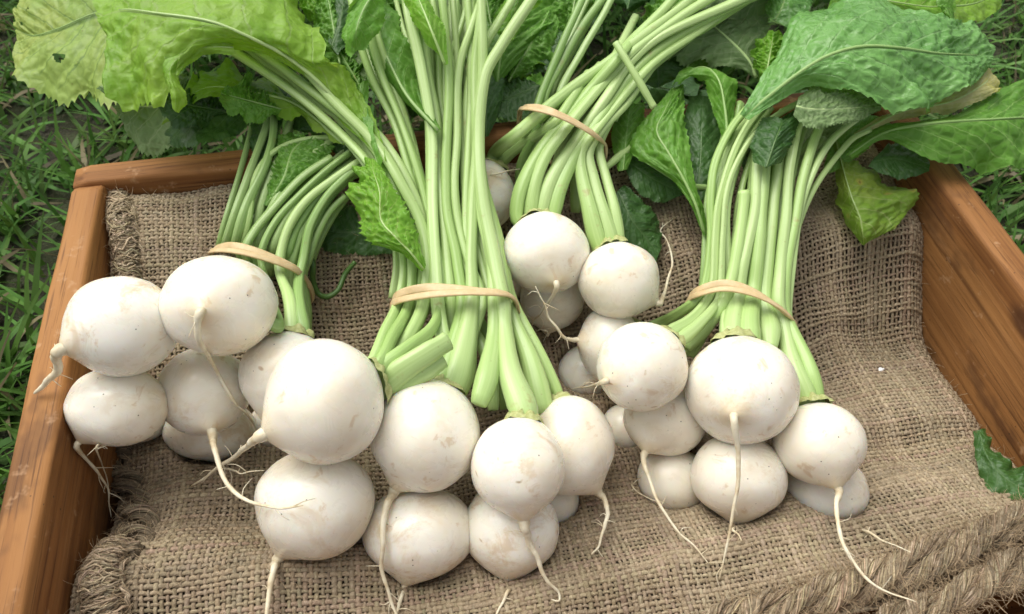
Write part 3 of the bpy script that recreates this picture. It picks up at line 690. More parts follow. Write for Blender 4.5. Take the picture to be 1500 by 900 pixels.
# ------------------------------------------------------------------ stems
ZUP = {  # height of the topmost stems of a bunch by picture row
 'A': ([100, 200, 250, 300, 350, 395, 450], [.155, .150, .146, .140, .130, .120, .108]),
 'B': ([-60, 0, 100, 200, 250, 300, 350, 430, 480], [.225, .215, .190, .168, .160, .150, .142, .132, .128]),
 'C': ([-40, 0, 60, 120, 185, 250, 300], [.215, .205, .190, .176, .166, .158, .150]),
 'D': ([100, 150, 200, 250, 300, 350, 430, 470], [.182, .174, .166, .157, .148, .138, .122, .118]),
}
def stem(key, pts, r=(4.2, 3.2), layer=0.0, mat=None, base=True, leaf=None, flat=0.8, groove=0.0, end=None, twin=True):
    """pts: picture points from the crown upwards, the one(s) at the band marked by their row; r in mm at base and top.
    layer: mm below (negative) the top of the bunch. end: optional list of heights in cm for the last points"""
    b = BULB[key]; zx, zy = ZUP[key[0]]; root = b.root
    if key[0] in 'BC' and len(pts) > 5 and pts[-1][1] > -30 and pts[-1][1] < 200:       # run on under the leaves instead of stopping short
        (x0_, y0_), (x1_, y1_) = pts[-2][:2], pts[-1][:2]; l_ = math.hypot(x1_ - x0_, y1_ - y0_); ex, ey = (x1_ - x0_) / l_, (y1_ - y0_) / l_
        zl = pts[-1][2] if len(pts[-1]) > 2 else 100 * float(np.interp(y1_, zx, zy)) + layer / 10.0
        pts = list(pts) + [(x1_ + ex * 55, y1_ + ey * 55, zl + 0.6), (x1_ + ex * 110, y1_ + ey * 110, zl + 0.6)]
    zs = []
    bandrow = {'A': 388, 'B': 432, 'C': 190, 'D': 440}[key[0]]
    for k, p in enumerate(pts):
        zs.append(p[2] / 100.0 if len(p) > 2 else float(np.interp(p[1], zx, zy)) + layer / 1000.0)
    P3 = [P(p[0], p[1], z) for p, z in zip(pts, zs)]
    # below the band: run from the crown's depth to the band's depth
    nb = [k for k, p in enumerate(pts) if p[1] > bandrow + 8 and len(p) < 3]
    if nb:
        m_ = nb[-1] + 1 if nb[-1] + 1 < len(pts) else nb[-1]
        dcrown = pix(b.c)[2] + 0.35 * b.R; dband = pix(P3[m_])[2]
        L = np.r_[0, np.cumsum([math.dist(pts[i][:2], pts[i+1][:2]) for i in range(m_)])]
        for k in nb:
            f = L[k] / max(L[-1], 1); f = f * f * (3 - 2 * f)
            P3[k] = CAMPOS + ray(*pts[k][:2]) / F * (dcrown * (1 - f) + dband * f)
    if base and math.dist(pts[0][:2], b.p) < 1.55 * b.rp:
        dd = P3[0] - b.c; b.att = getattr(b, 'att', []) + [dd / np.linalg.norm(dd)]; P3 = [b.c + dd / np.linalg.norm(dd) * min(b.R * 0.8, np.linalg.norm(dd) * 0.8)] + P3
    n = 10 + 5 * len(P3)
    C = catmull(P3, n); f = np.linspace(0, 1, n)
    wob = rng.integers(0, 60)
    Ls = np.r_[0, np.cumsum(np.linalg.norm(np.diff(C, axis=0), axis=1))]
    rad = 0.86 * (r[1] * (1.12 - 0.2 * f) + (r[0] - r[1] * 1.12) * np.exp(-(Ls / 0.042) ** 1.7)) * 0.001 * (1 + 0.07 * vnoise(f * 9, f * 0 + wob))
    if base or pts[0][1] > bandrow + 20: rad = rad * (0.62 + 0.38 * np.clip(Ls / 0.014, 0, 1) ** 0.7)
    fl = flat * (1 - 0.25 * (1 - f) ** 2)
    C = C + np.stack([vnoise(Ls * 30 + wob, Ls * 0 + k * 7.7) for k in range(3)], 1) * 0.0010
    V, Q, uv = sweep(C, rad, 18, fl, groove, ridges=0 if r[1] > 5.5 else 6)
    uv = uv + np.array([0, rng.random() * 3])
    o = link('stem', mesh_np('stem', V, Q, uv), mat or M['stem'], root)
    if leaf:
        for me, mt in (leaf if isinstance(leaf, list) else [leaf]): link('leaf', me, mt, o)
    up_ = [k for k, p in enumerate(pts) if p[1] < bandrow + 45]
    if twin and base and len(up_) > 4 and r[1] > 2.5:           # the plant's other stalks, deeper in the bunch
      j = next(k for k, p in enumerate(pts) if p[1] <= bandrow + 8)
      for rep in range(2 if key[0] in 'BD' else 1):
        dx = rng.choice([-1, 1]) * rng.uniform(5, 9); sl_ = rng.uniform(-0.06, 0.06)
        if key[0] == 'B' and any(p[0] > 690 and 180 < p[1] < 320 for p in pts): dx, sl_ = -abs(dx), -abs(sl_)
        dl = rng.uniform(3.5, 8) / 1000.0
        p2 = [(p[0] + dx + sl_ * (bandrow - p[1]), p[1] + rng.uniform(-3, 3), 100 * (z_ - dl - (0.004 if k == 0 else 0))) for k, (p, z_) in enumerate(zip(pts[j:], zs[j:]))]
        if len(p2) > 3: stem(key, p2, (r[1] * 0.95, r[1] * 0.75), 0, mat, False, None, flat, groove, None, False)
    return o

def lf(key, st, mat, rib=1.6, seed=None, lift=0.6, **kw):
    seed = rng.integers(0, 50) if seed is None else seed
    st = [tuple((p if len(p) == 3 else (*p, s[0][2])) for p in s) for s in st]
    o = link('leaf', leaf_mesh(st, seed=seed, **kw), M[mat], BULB[key].root)
    if rib:
        mp = catmull([P(s[1][0], s[1][1], s[1][2] / 100.0) for s in st], 30)
        d = CAMPOS - mp; mp = mp + d / np.linalg.norm(d, axis=1)[:, None] * (-0.0009)
        f = np.linspace(0, 1, 30)
        ribm = {'leaf_dark': 'stem_dark', 'leaf': 'stem_a', 'leaf_wet': 'stem_a', 'leaf_bright': 'stem', 'leaf_spot': 'stem_a', 'leaf_under': 'stem_white'}.get(mat, 'stem')
        r_ = sweep(mp[:27], (0.62 * rib * (1 - f) ** 0.9 + 0.12)[:27] * 0.001, 7, 0.7)
        link('midrib', mesh_np('midrib', *r_), M[ribm], o)
    return o

S = stem
W, DK, SA = M['stem_white'], M['stem_dark'], M['stem_a']
# ---- middle bunch
S('B1', [(546, 530), (563, 490), (585, 440), (590, 385), (575, 310), (545, 250), (505, 200), (450, 152), (390, 105), (345, 78), (290, 45)], (4.2, 3.6), -4, W)
S('B1', [(556, 532), (578, 492), (602, 440), (603, 370), (588, 300), (558, 235), (520, 185), (470, 143), (425, 110)], (4.4, 3.8), -2)
S('B2', [(572, 536), (600, 490), (622, 440), (628, 390), (612, 320), (582, 255), (548, 205), (508, 165), (465, 122)], (4.6, 4.2), 1)
S('B1', [(556, 545), (595, 515), (632, 482), (645, 445), (648, 400), (630, 320), (608, 240), (588, 180), (560, 115), (543, 60), (525, -20)], (7.0, 3.4), -2)
S('B3', [(664, 566), (678, 510), (690, 440), (690, 380), (694, 300), (702, 200), (708, 110), (709, 60), (706, -20), (704, -60)], (11.0, 3.8), 2)
S('B3', [(650, 560), (668, 500), (678, 440), (668, 380), (652, 300), (656, 200), (658, 100), (648, 0), (640, -60)], (9.5, 3.4), 0)
S('B5', [(698, 592), (714, 548), (725, 490), (724, 438), (718, 380), (702, 300), (697, 200), (694, 100), (706, 20), (708, -50)], (7.6, 3.8), 1, base=False)
S('B5', [(768, 606), (750, 545), (738, 480), (737, 440), (726, 380), (708, 290), (702, 200), (710, 110), (735, 65), (775, 3), (800, -40)], (10.0, 4.4), 3)
S('B7', [(798, 606), (775, 530), (748, 450), (742, 410), (728, 340), (708, 270), (700, 190), (696, 110)], (8.5, 3.2), -3)
S('B6', [(821, 583), (790, 515), (755, 450), (744, 420), (730, 350), (708, 270), (700, 200)], (4.0, 3.0), -7, W)
S('B4', [(668, 560), (652, 500), (642, 440), (638, 380), (634, 300), (632, 200), (616, 100), (597, 20), (590, -40)], (5.0, 4.0), 2, W, groove=0.35)
S('B9', [(660, 545), (660, 490), (660, 440), (656, 380), (646, 300), (640, 200), (628, 110), (622, 30)], (5.0, 3.6), -2)
S('B4', [(688, 560), (690, 500), (705, 440), (684, 380), (668, 300), (668, 200), (672, 100), (690, 40)], (5.0, 2.9), -1)
S('B8', [(770, 590), (750, 520), (722, 440), (704, 380), (682, 300), (676, 200), (668, 120), (655, 70)], (5.0, 2.8), -5)
S('B9', [(580, 560), (600, 500), (612, 440), (618, 380), (610, 300), (600, 200), (570, 110), (550, 50), (540, -20)], (5.0, 3.2), -6)
S('B7', [(720, 600), (712, 520), (670, 440), (660, 350), (645, 250), (632, 160), (610, 70)], (5.0, 3.0), -11)
S('B8', [(740, 600), (725, 520), (690, 440), (690, 350), (680, 250), (672, 160), (668, 60)], (5.0, 3.0), -11)
S('B2', [(560, 560), (590, 500), (630, 440), (622, 350), (600, 260), (580, 190), (555, 120)], (5.0, 3.0), -11)
S('B6', [(800, 590), (770, 520), (730, 440), (720, 350), (705, 250), (690, 160)], (5.0, 3.0), -12)
# broken stalks of the big left turnip
S('B1', [(548, 572, 14.2), (588, 541, 15.0), (622, 519, 15.3), (654, 499, 15.2)], (9.0, 6.2), 0, flat=0.68, groove=0.12)
S('B1', [(550, 588, 13.4), (586, 566, 14.2), (622, 545, 14.5), (648, 526, 14.5)], (8.0, 6.0), 0, flat=0.6, groove=0.12)
S('B3', [(640, 560), (636, 540), (632, 500)], (5, 4.2), 0, W)
# ---- back bunch
S('C3', [(722, 226), (754, 197), (790, 166), (840, 126), (900, 84), (960, 40), (1010, 2), (1050, -30)], (5.0, 4.2), 1)
S('C3', [(734, 236), (766, 211), (812, 182), (836, 150), (864, 108, 17.6)], (5.0, 3.6), 1)
S('C1', [(758, 320), (764, 275), (790, 222), (822, 182), (860, 135), (903, 84, 19.0), (925, 60), (975, 12), (1000, -20)], (6.0, 4.2), 0)
S('C1', [(774, 318), (782, 270), (800, 228), (828, 190), (862, 145), (895, 108), (935, 68), (1000, 22), (1060, -15)], (6.5, 4.2), 1)
S('C1', [(792, 316), (802, 275), (820, 240), (846, 202), (880, 150), (917, 98), (955, 62), (1005, 35), (1080, 2), (1130, -20)], (6.5, 4.2), 1)
S('C1', [(808, 320), (818, 278), (836, 238), (857, 208), (880, 172), (898, 145), (935, 100), (990, 52), (1050, 22)], (6.0, 4.0), -1)
S('C5', [(842, 312), (848, 260), (861, 214), (884, 180), (908, 135), (960, 84), (1030, 40)], (5.0, 4.0), -4)
S('C2', [(880, 366), (864, 318), (853, 265), (852, 222), (872, 190), (905, 150), (955, 95), (1010, 55)], (7.5, 3.6), -1, flat=0.7)
S('C2', [(896, 362), (884, 314), (868, 262), (860, 225), (880, 190), (915, 155), (940, 120)], (6.5, 3.4), -3)
S('C2', [(910, 358), (901, 306), (887, 254), (878, 214), (892, 175), (915, 130)], (4.5, 3.2), -4)
S('C6', [(858, 345), (850, 300), (842, 250), (842, 205), (858, 160), (880, 120)], (5.5, 3.4), -5)
S('C5', [(800, 310), (812, 262), (828, 210), (850, 165), (880, 115)], (5.5, 3.4), -9)
S('C4', [(762, 300), (776, 240), (800, 190), (830, 150), (880, 95)], (5.5, 3.4), -9)
S('C4', [(760, 290), (764, 240), (784, 192), (788, 150), (820, 68), (850, 2), (865, -30)], (4.5, 3.0), -8, SA)
S('C6', [(846, 260), (815, 200), (797, 150), (824, 90), (852, 40), (885, -5)], (4.0, 2.8), -10, SA)
S('C5', [(850, 260), (830, 200), (820, 140), (850, 80), (885, 20), (900, -10)], (4.0, 2.8), -10, SA)
# the stalk that snapped and hangs to the right
o = S('C1', [(901, 60, 20.0), (914, 82, 19.6), (935, 118, 18.8), (958, 158, 17.6)], (2.6, 2.9), 0, base=False)
S('C2', [(885, 250, 14.0), (915, 222, 14.2), (945, 195, 14.4), (975, 150, 15.5)], (3.0, 2.6), 0, base=False)
S('C2', [(930, 228, 14.0), (955, 240, 14.0), (985, 258, 13.8), (1010, 272, 13.5), (1035, 276, 13.2)], (2.8, 2.6), 0, SA, base=False)
# ---- right bunch
S('D1', [(966, 474), (990, 462), (1018, 440), (1030, 420), (1042, 350), (1041, 290), (1048, 235), (1068, 190), (1095, 158), (1130, 128)], (4.2, 3.0), -2, groove=0.3)
S('D2', [(978, 490), (1008, 470), (1035, 443), (1046, 420), (1050, 350), (1055, 290), (1072, 230), (1095, 185), (1128, 142)], (5.0, 3.0), 0, groove=0.3)
S('D2', [(994, 500), (1022, 478), (1050, 443), (1056, 415), (1058, 350), (1064, 290), (1082, 235), (1108, 195), (1150, 163), (1200, 138), (1242, 122)], (5.0, 2.2), 2)
S('D5', [(1006, 512), (1028, 486), (1056, 445), (1070, 410), (1082, 350), (1090, 290, 15.2), (1089, 280, 15.4)], (5.0, 4.4), 2, W)
S('D4', [(1066, 500), (1066, 470), (1070, 440), (1068, 415), (1064, 350), (1066, 300), (1078, 245), (1100, 195), (1125, 160)], (6.2, 3.0), -2, W)
S('D4', [(1096, 500), (1096, 470), (1102, 430), (1108, 380), (1114, 320), (1118, 260), (1120, 235), (1124, 205)], (8.8, 4.2), 1)
S('D4', [(1070, 505), (1072, 470), (1080, 430), (1090, 380), (1104, 310), (1110, 255), (1112, 235), (1116, 205)], (8.0, 4.2), 1)
S('D8', [(1128, 512), (1127, 475), (1121, 440), (1124, 390), (1132, 320), (1137, 260), (1138, 240), (1142, 205)], (8.0, 4.0), -1)
S('D9', [(1182, 590), (1166, 545), (1146, 470), (1139, 445), (1142, 400), (1150, 320), (1155, 250), (1166, 195), (1178, 164), (1190, 145)], (8.5, 3.6), 2)
S('D9', [(1200, 590), (1186, 545), (1158, 478), (1150, 455), (1152, 400), (1162, 330), (1172, 270), (1188, 215), (1203, 178), (1215, 155)], (5.4, 3.4), 1)
S('D10', [(1196, 590), (1176, 540), (1155, 480), (1152, 455), (1160, 390), (1174, 305), (1196, 245), (1222, 205), (1262, 172)], (5.0, 2.6), 0, W)
S('D10', [(1176, 570), (1158, 520), (1146, 470), (1146, 440), (1158, 370), (1180, 300), (1208, 250), (1245, 205), (1275, 190)], (5.0, 2.4), -4)
S('D7', [(1010, 520), (1030, 480), (1040, 440), (1040, 400), (1046, 350), (1058, 280), (1090, 215), (1120, 170)], (5.0, 3.0), -8)
S('D3', [(980, 480), (1000, 465), (1030, 442), (1036, 410), (1040, 350), (1045, 290), (1060, 240), (1075, 190), (1085, 150)], (4.0, 2.6), -9, SA)
S('D6', [(1000, 520), (1020, 490), (1060, 445), (1090, 400), (1098, 330), (1105, 280), (1125, 215)], (5.0, 3.0), -9)
S('D8', [(1110, 520), (1112, 480), (1112, 440), (1116, 390), (1128, 320), (1145, 260), (1165, 200)], (5.0, 3.0), -8)
S('D7', [(1060, 520), (1066, 480), (1090, 440), (1100, 390), (1120, 320), (1150, 250), (1190, 200)], (5.0, 3.0), -10)
S('D5', [(990, 515), (1015, 492), (1060, 445), (1080, 400), (1095, 350), (1100, 300)], (5.0, 3.0), -7)
# ---- left bunch
S('A6', [(446, 490), (440, 450), (436, 405), (442, 380), (455, 330), (478, 290), (505, 262), (530, 240)], (4.5, 3.2), 0, SA)
S('A6', [(428, 490), (424, 450), (412, 400), (412, 375), (425, 332), (452, 292), (488, 262), (525, 238)], (5.2, 3.2), 2, W)
S('A2', [(408, 480), (398, 440), (385, 395), (386, 365), (408, 320), (440, 285), (478, 250), (515, 222)], (5.0, 3.6), 1, SA)
S('A2', [(390, 425, 10.0), (372, 395, 11.0), (360, 368), (372, 340), (395, 310), (440, 262), (485, 230)], (4.6, 3.6), 1, SA)
S('A1', [(350, 376, 9.6), (344, 362, 12.2), (352, 330), (368, 290), (388, 245), (400, 200), (402, 160)], (5.0, 3.4), 1, SA)
S('A4', [(336, 372, 9.6), (331, 358, 12.2), (340, 325), (356, 280), (372, 235), (388, 190), (398, 150)], (4.6, 3.2), 0, SA)
S('A4', [(356, 380, 9.6), (357, 362, 12.2), (366, 320), (376, 260), (398, 228), (438, 208), (500, 202), (530, 208)], (3.2, 2.0), 1, M['stem'])
S('A7', [(440, 500), (432, 460), (424, 405), (430, 375), (446, 330), (470, 280), (500, 245)], (5.0, 3.2), -4, SA)
S('A5', [(400, 470, 8.5), (388, 430, 9.5), (376, 390), (378, 360), (398, 320), (425, 285), (455, 240), (480, 200)], (5.0, 3.2), -6, SA)
S('A3', [(350, 382, 9.0), (347, 365, 11.6), (360, 325), (382, 280), (410, 230), (430, 180)], (5.0, 3.2), -7, SA)
S('A8', [(380, 430, 8.5), (390, 410, 9.5), (400, 385), (415, 350), (432, 320), (455, 280), (480, 240)], (5.0, 3.2), -8, SA)
S('A7', [(452, 490), (448, 450), (442, 405), (452, 380), (464, 350), (485, 310), (508, 285)], (4.0, 2.8), -5, SA)
S('A5', [(372, 385, 10.0), (374, 362, 12.4), (392, 315), (420, 268), (452, 232), (490, 200)], (3.6, 3.0), -1, SA)
S('A3', [(396, 392, 10.0), (398, 366, 12.4), (416, 325), (446, 284), (484, 246), (512, 225)], (3.6, 3.0), -1, SA)
S('A8', [(366, 380, 9.6), (368, 360, 12.0), (380, 310), (395, 260), (412, 215), (425, 175)], (3.4, 2.8), -3, SA)
S('A7', [(416, 400, 10.0), (420, 375, 12.2), (436, 332), (464, 290), (498, 262), (520, 250)], (3.6, 3.0), -2, SA)
S('A6', [(448, 362, 11.8), (458, 385, 11.4), (458, 410, 10.4), (466, 430, 9.6), (480, 434, 9.6), (495, 424, 9.8), (505, 402, 10.2), (520, 384, 10.8)], (2.2, 1.9), 0, DK, base=False)

# ---- leaves of the middle bunch
lf('B2', [((560, 234, 16.6), (563, 238, 16.4), (566, 236, 16.6)), ((498, 172, 17.0), (508, 165, 17.6), (545, 166, 17.4)), ((452, 116, 18.4), (462, 116, 19.3), (530, 100, 18.8)),
          ((404, 86, 19.6), (418, 82, 20.6), (500, 82, 20.0)), ((336, 72, 20.6), (366, 55, 22.0), (492, 30, 20.6)), ((280, 92, 21.0), (310, 32, 22.8), (455, -50, 21.0)),
          ((225, 150, 20.0), (235, 20, 22.8), (350, -90, 21.5)), ((165, 118, 19.6), (175, 14, 21.5), (240, -80, 21)), ((158, 60, 20), (140, 25, 20.4), (150, -30, 20.4))],
   'leaf_yellow', 2.6, 4, lobes=0.20, serr=0.05, ruffle=0.12, crinkle=0.03, nv=100, nu=28, holes=[(0.60, 0.40, 0.007)])
lf('B2', [((348, 84, 20.9), (342, 70, 21.3), (336, 54, 21.3)), ((292, 82, 21.2), (286, 72, 21.7), (290, 60, 21.8)), ((264, 114, 20.8), (250, 98, 21.5), (235, 84, 21.6)), ((272, 150, 20.0), (256, 142, 20.6), (242, 118, 20.9)), ((262, 166, 19.6), (257, 164, 19.8), (252, 158, 20.0))], 'leaf_yellow', 0.8, 3, lobes=0.2, serr=0.05, ruffle=0.15)
lf('B2', [((142, 130, 17.6), (146, 126, 17.8), (150, 126, 17.8)), ((160, 142, 17.4), (166, 134, 18.0), (170, 126, 17.8)), ((178, 148, 17.4), (182, 140, 17.8), (188, 130, 17.8))], 'leaf_under', 0, 2)
lf('B1', [((215, 60, 18.5), (240, -6, 19), (255, -50, 19)), ((192, 134, 16.8), (188, 6, 18.6), (195, -70, 18.6)), ((140, 176, 15.0), (132, 22, 18), (125, -70, 18)),
          ((75, 138, 14.8), (85, 42, 17), (60, -50, 17)), ((34, 108, 14.6), (48, 52, 16), (28, -10, 16)), ((26, 70, 14.8), (22, 42, 15.2), (20, 14, 15.4))],
   'leaf_fade', 0.9, 11, lobes=0.16, serr=0.05, ruffle=0.12, nv=190, nu=46, holes=[(0.26, 0.52, 0.028), (0.62, 0.82, 0.018), (0.70, 0.7, 0.012)])
lf('B1', [((505, 214, 15.4), (503, 210, 15.6), (500, 206, 15.6)), ((448, 186, 15.8), (430, 152, 16.6), (420, 128, 15.6)), ((372, 148, 16.4), (362, 134, 16.8), (352, 108, 16.0)),
          ((292, 150, 16.2), (305, 128, 16.6), (300, 112, 16.4)), ((238, 182, 15.0), (262, 150, 15.8), (284, 108, 16.6))], 'leaf_yellow', 2.0, 21, ruffle=0.18)
lf('B2', [((345, 168, 14.8), (345, 160, 15), (345, 150, 15)), ((285, 198, 13.8), (272, 152, 15), (285, 112, 15)), ((216, 224, 12.6), (212, 156, 14.2), (222, 112, 14.4)), ((178, 180, 12.8), (170, 150, 13), (180, 125, 13))], 'leaf_under', 1.5, 5)
lf('B3', [((520, 0, 22.4), (560, -25, 22.8), (590, -30, 22.0)), ((506, 30, 21.4), (535, 10, 22.6), (566, 0, 21.8)), ((500, 66, 20.6), (522, 45, 22.0), (556, 38, 21.4)), ((512, 86, 20.4), (523, 74, 20.8), (534, 74, 20.8))], 'leaf', 1.4, 8, lobes=0.14)
lf('B4', [((640, 195, 17.3), (642, 192, 17.6), (646, 190, 17.3)), ((592, 150, 17.4), (596, 140, 18.4), (616, 128, 17.8)), ((545, 96, 18.2), (566, 82, 19.0), (604, 92, 18.2)), ((528, 50, 18.8), (544, 34, 19.4), (586, 40, 18.8)), ((532, 0, 19.2), (530, -10, 19.4), (566, -10, 19.2))], 'leaf', 1.8, 9, lobes=0.12)
lf('B9', [((654, 92, 20.4), (652, 96, 20.4), (657, 94, 20.4)), ((622, 60, 20.8), (634, 50, 21.8), (650, 40, 21.2)), ((598, 20, 21.4), (618, 10, 22.4), (634, 14, 21.6)), ((586, -20, 22.0), (600, -30, 22.6), (622, -25, 22.4))], 'leaf_bright', 1.4, 10, lobes=0.08)
lf('B4', [((664, 112, 16.6), (672, 118, 16.6), (684, 116, 16.6)), ((648, 82, 17), (668, 80, 17.6), (690, 76, 17)), ((634, 45, 17.6), (660, 40, 18.4), (690, 36, 17.8)), ((622, 0, 18.2), (652, -5, 19), (684, 0, 18.4)), ((625, -40, 19), (650, -50, 19.6), (676, -45, 19))], 'leaf_under', 1.2, 12, lobes=0.12, crinkle=0.03)
lf('B5', [((722, 118, 15.8), (728, 122, 15.8), (736, 116, 15.8)), ((692, 80, 16.4), (735, 75, 17), (790, 58, 16.4)), ((690, 20, 17.2), (750, 25, 18), (822, 10, 17.2)), ((700, -40, 18), (760, -40, 18.6), (820, -40, 18))], 'leaf', 1.6, 13)
lf('B5', [((750, 60, 19.2), (752, 58, 19.4), (756, 56, 19.2)), ((724, 44, 19.2), (752, 28, 20), (768, 22, 19.6)), ((728, 24, 19.6), (760, 0, 20.6), (790, 0, 20)), ((740, -10, 20), (768, -20, 21), (792, -20, 20.4))], 'leaf_bright', 0, 14, lobes=0.2)
# the crinkled leaf folded against the middle stems
lf('B1', [((617, 398, 14.4), (621, 396, 14.8), (624, 388, 14.6)), ((588, 372, 14.8), (603, 372, 15.6), (614, 348, 15.2)), ((538, 352, 14.8), (578, 346, 16.2), (604, 334, 15.6)), ((528, 322, 14.8), (558, 322, 16.2), (596, 312, 16)),
          ((521, 272, 15.2), (556, 282, 17), (584, 284, 16.4)), ((528, 244, 15.8), (546, 248, 17), (564, 252, 16.6)), ((540, 234, 16.2), (546, 232, 16.6), (552, 238, 16.6))], 'leaf_bright', 0.8, 15, serr=0.12, lobes=0.10, crinkle=0.06, nteeth=18, ruffle=0.12)
lf('A6', [((575, 372, 10.2), (572, 350, 10.8), (560, 320, 11)), ((525, 374, 10), (528, 340, 11), (532, 308, 11.4)), ((478, 368, 10.4), (488, 340, 11.2), (500, 300, 12)), ((462, 350, 10.8), (468, 330, 11.4), (486, 310, 11.8))], 'leaf_dark', 1.2, 16)
# small blade lower right of the big left leaf, over the stalks
lf('B1', [((560, 255, 16.2), (556, 248, 16.4), (560, 238, 16.8)), ((524, 168, 17.2), (528, 160, 17.6), (540, 158, 17.6)), ((520, 130, 17.8), (528, 122, 18.2), (540, 118, 18))], 'leaf', 0.8, 17, lobes=0.15)
# foliage among and behind the upright stems
lf('B7', [((560, 150, 15.6), (566, 152, 15.8), (574, 150, 15.6)), ((532, 110, 16.4), (556, 105, 17), (590, 112, 16.4)), ((520, 60, 17), (550, 55, 17.8), (596, 66, 17)), ((524, 10, 17.6), (556, 0, 18.4), (590, 10, 17.8)), ((540, -30, 18), (560, -40, 18.4), (584, -30, 18.2))], 'leaf', 1.2, 61, lobes=0.1, crinkle=0.04)
lf('B8', [((600, 170, 15.4), (606, 172, 15.6), (612, 170, 15.4)), ((584, 120, 16), (606, 116, 16.6), (630, 122, 16)), ((580, 60, 16.6), (610, 55, 17.4), (640, 60, 16.8)), ((590, 0, 17.4), (616, -10, 18), (640, 0, 17.4))], 'leaf_dark', 1.2, 62, crinkle=0.04)
lf('B6', [((716, 200, 14.8), (712, 200, 15), (706, 196, 14.8)), ((735, 150, 15.2), (712, 150, 15.8), (690, 150, 15.2)), ((740, 100, 15.8), (712, 95, 16.4), (684, 95, 15.8)), ((730, 50, 16.4), (706, 40, 17), (680, 45, 16.4))], 'leaf_dark', 1.2, 63)
lf('B9', [((480, 60, 18), (486, 70, 18), (494, 80, 18)), ((478, 20, 18.4), (500, 25, 18.8), (520, 40, 18.2)), ((480, -30, 19), (505, -30, 19.4), (530, -20, 19))], 'leaf_dark', 1.2, 64)
lf('B6', [((500, 150, 15.8), (506, 154, 16), (512, 150, 15.8)), ((500, 112, 16.2), (520, 110, 16.6), (545, 120, 16.2)), ((505, 80, 16.8), (525, 75, 17), (552, 85, 16.6))], 'leaf_under', 1.2, 65)
for q, (cx_, cy_, ang, ln_, wd_, zz, mt) in enumerate([
    (498, 95, 100, 120, 30, 17.2, 'leaf'), (470, 40, 95, 110, 36, 17.6, 'leaf_bright'), (575, 95, 105, 130, 32, 16.4, 'leaf'), (622, 75, 85, 120, 34, 16.2, 'leaf_bright'),
    (690, 120, 80, 130, 40, 15.0, 'leaf'), (745, 120, 60, 120, 42, 15.0, 'leaf'), (790, 70, 75, 110, 40, 15.6, 'leaf'), (835, 40, 80, 90, 34, 16.0, 'leaf'),
    (655, 30, 110, 90, 34, 17.0, 'leaf_bright'), (720, 40, 100, 90, 36, 17.2, 'leaf'), (535, 140, 120, 100, 24, 15.8, 'leaf'), (600, 30, 100, 90, 30, 18.0, 'leaf'),
    (1000, 110, 60, 100, 36, 16.0, 'leaf'), (1060, 80, 100, 90, 36, 16.8, 'leaf'), (1120, 125, 80, 80, 30, 17.0, 'leaf_bright'), (960, 70, 70, 90, 36, 16.0, 'leaf'), (1240, 40, 60, 80, 40, 17.8, 'leaf_bright'), (430, 165, 165, 110, 28, 15.6, 'leaf'), (340, 165, 170, 110, 30, 14.6, 'leaf_dark'), (1320, 30, 30, 90, 36, 17.4, 'leaf'),
    (1120, -48, 25, 110, 36, 20.0, 'leaf'), (1070, -60, 45, 110, 40, 20.2, 'leaf_bright'), (1010, -60, 60, 110, 40, 20.4, 'leaf')]):
    a_ = math.radians(ang); ca, sa = math.cos(a_), -math.sin(a_); st = []
    for t_, w_ in ((0, .12), (.25, .7), (.5, 1), (.75, .9), (1, .25)):
        x_, y_ = cx_ + ca * ln_ * t_, cy_ + sa * ln_ * t_; z_ = zz + 2.2 * t_
        st.append(((x_ + sa * wd_ * w_, y_ - ca * wd_ * w_, z_ - 0.5), (x_, y_, z_ + 0.3), (x_ - sa * wd_ * w_, y_ + ca * wd_ * w_, z_ - 0.5)))
    lf(('D' if cx_ > 900 else 'B') + str(1 + q % 9), st, mt, 1.0, 70 + q, lobes=0.22, serr=0.07, crinkle=0.06, ruffle=0.16)
# ---- leaves of the left bunch
lf('A5', [((386, 300, 13.8), (390, 302, 13.8), (396, 300, 13.8)), ((392, 260, 14), (415, 262, 14.8), (440, 270, 14.2)), ((398, 220, 14.4), (428, 222, 15.2), (468, 235, 14.8)), ((420, 195, 14.6), (450, 200, 15.2), (488, 214, 14.8))], 'leaf', 1.3, 18, crinkle=0.06)
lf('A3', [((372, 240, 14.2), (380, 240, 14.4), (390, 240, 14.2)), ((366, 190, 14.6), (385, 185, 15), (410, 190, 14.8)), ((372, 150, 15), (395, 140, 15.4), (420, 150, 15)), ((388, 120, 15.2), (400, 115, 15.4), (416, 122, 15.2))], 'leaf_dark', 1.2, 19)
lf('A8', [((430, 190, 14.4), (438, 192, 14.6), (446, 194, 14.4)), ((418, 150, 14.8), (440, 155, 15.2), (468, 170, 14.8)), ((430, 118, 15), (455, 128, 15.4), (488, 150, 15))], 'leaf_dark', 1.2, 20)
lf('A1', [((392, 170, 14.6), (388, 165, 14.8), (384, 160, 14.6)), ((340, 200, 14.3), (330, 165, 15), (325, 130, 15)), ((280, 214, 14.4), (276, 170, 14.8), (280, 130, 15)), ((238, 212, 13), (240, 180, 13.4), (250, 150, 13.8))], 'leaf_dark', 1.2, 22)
lf('A7', [((498, 240, 13.6), (500, 245, 13.8), (506, 252, 13.6)), ((470, 205, 14.2), (488, 208, 14.6), (512, 216, 14.2)), ((440, 190, 14.6), (455, 180, 15), (500, 186, 14.6))], 'leaf_dark', 1.0, 23)
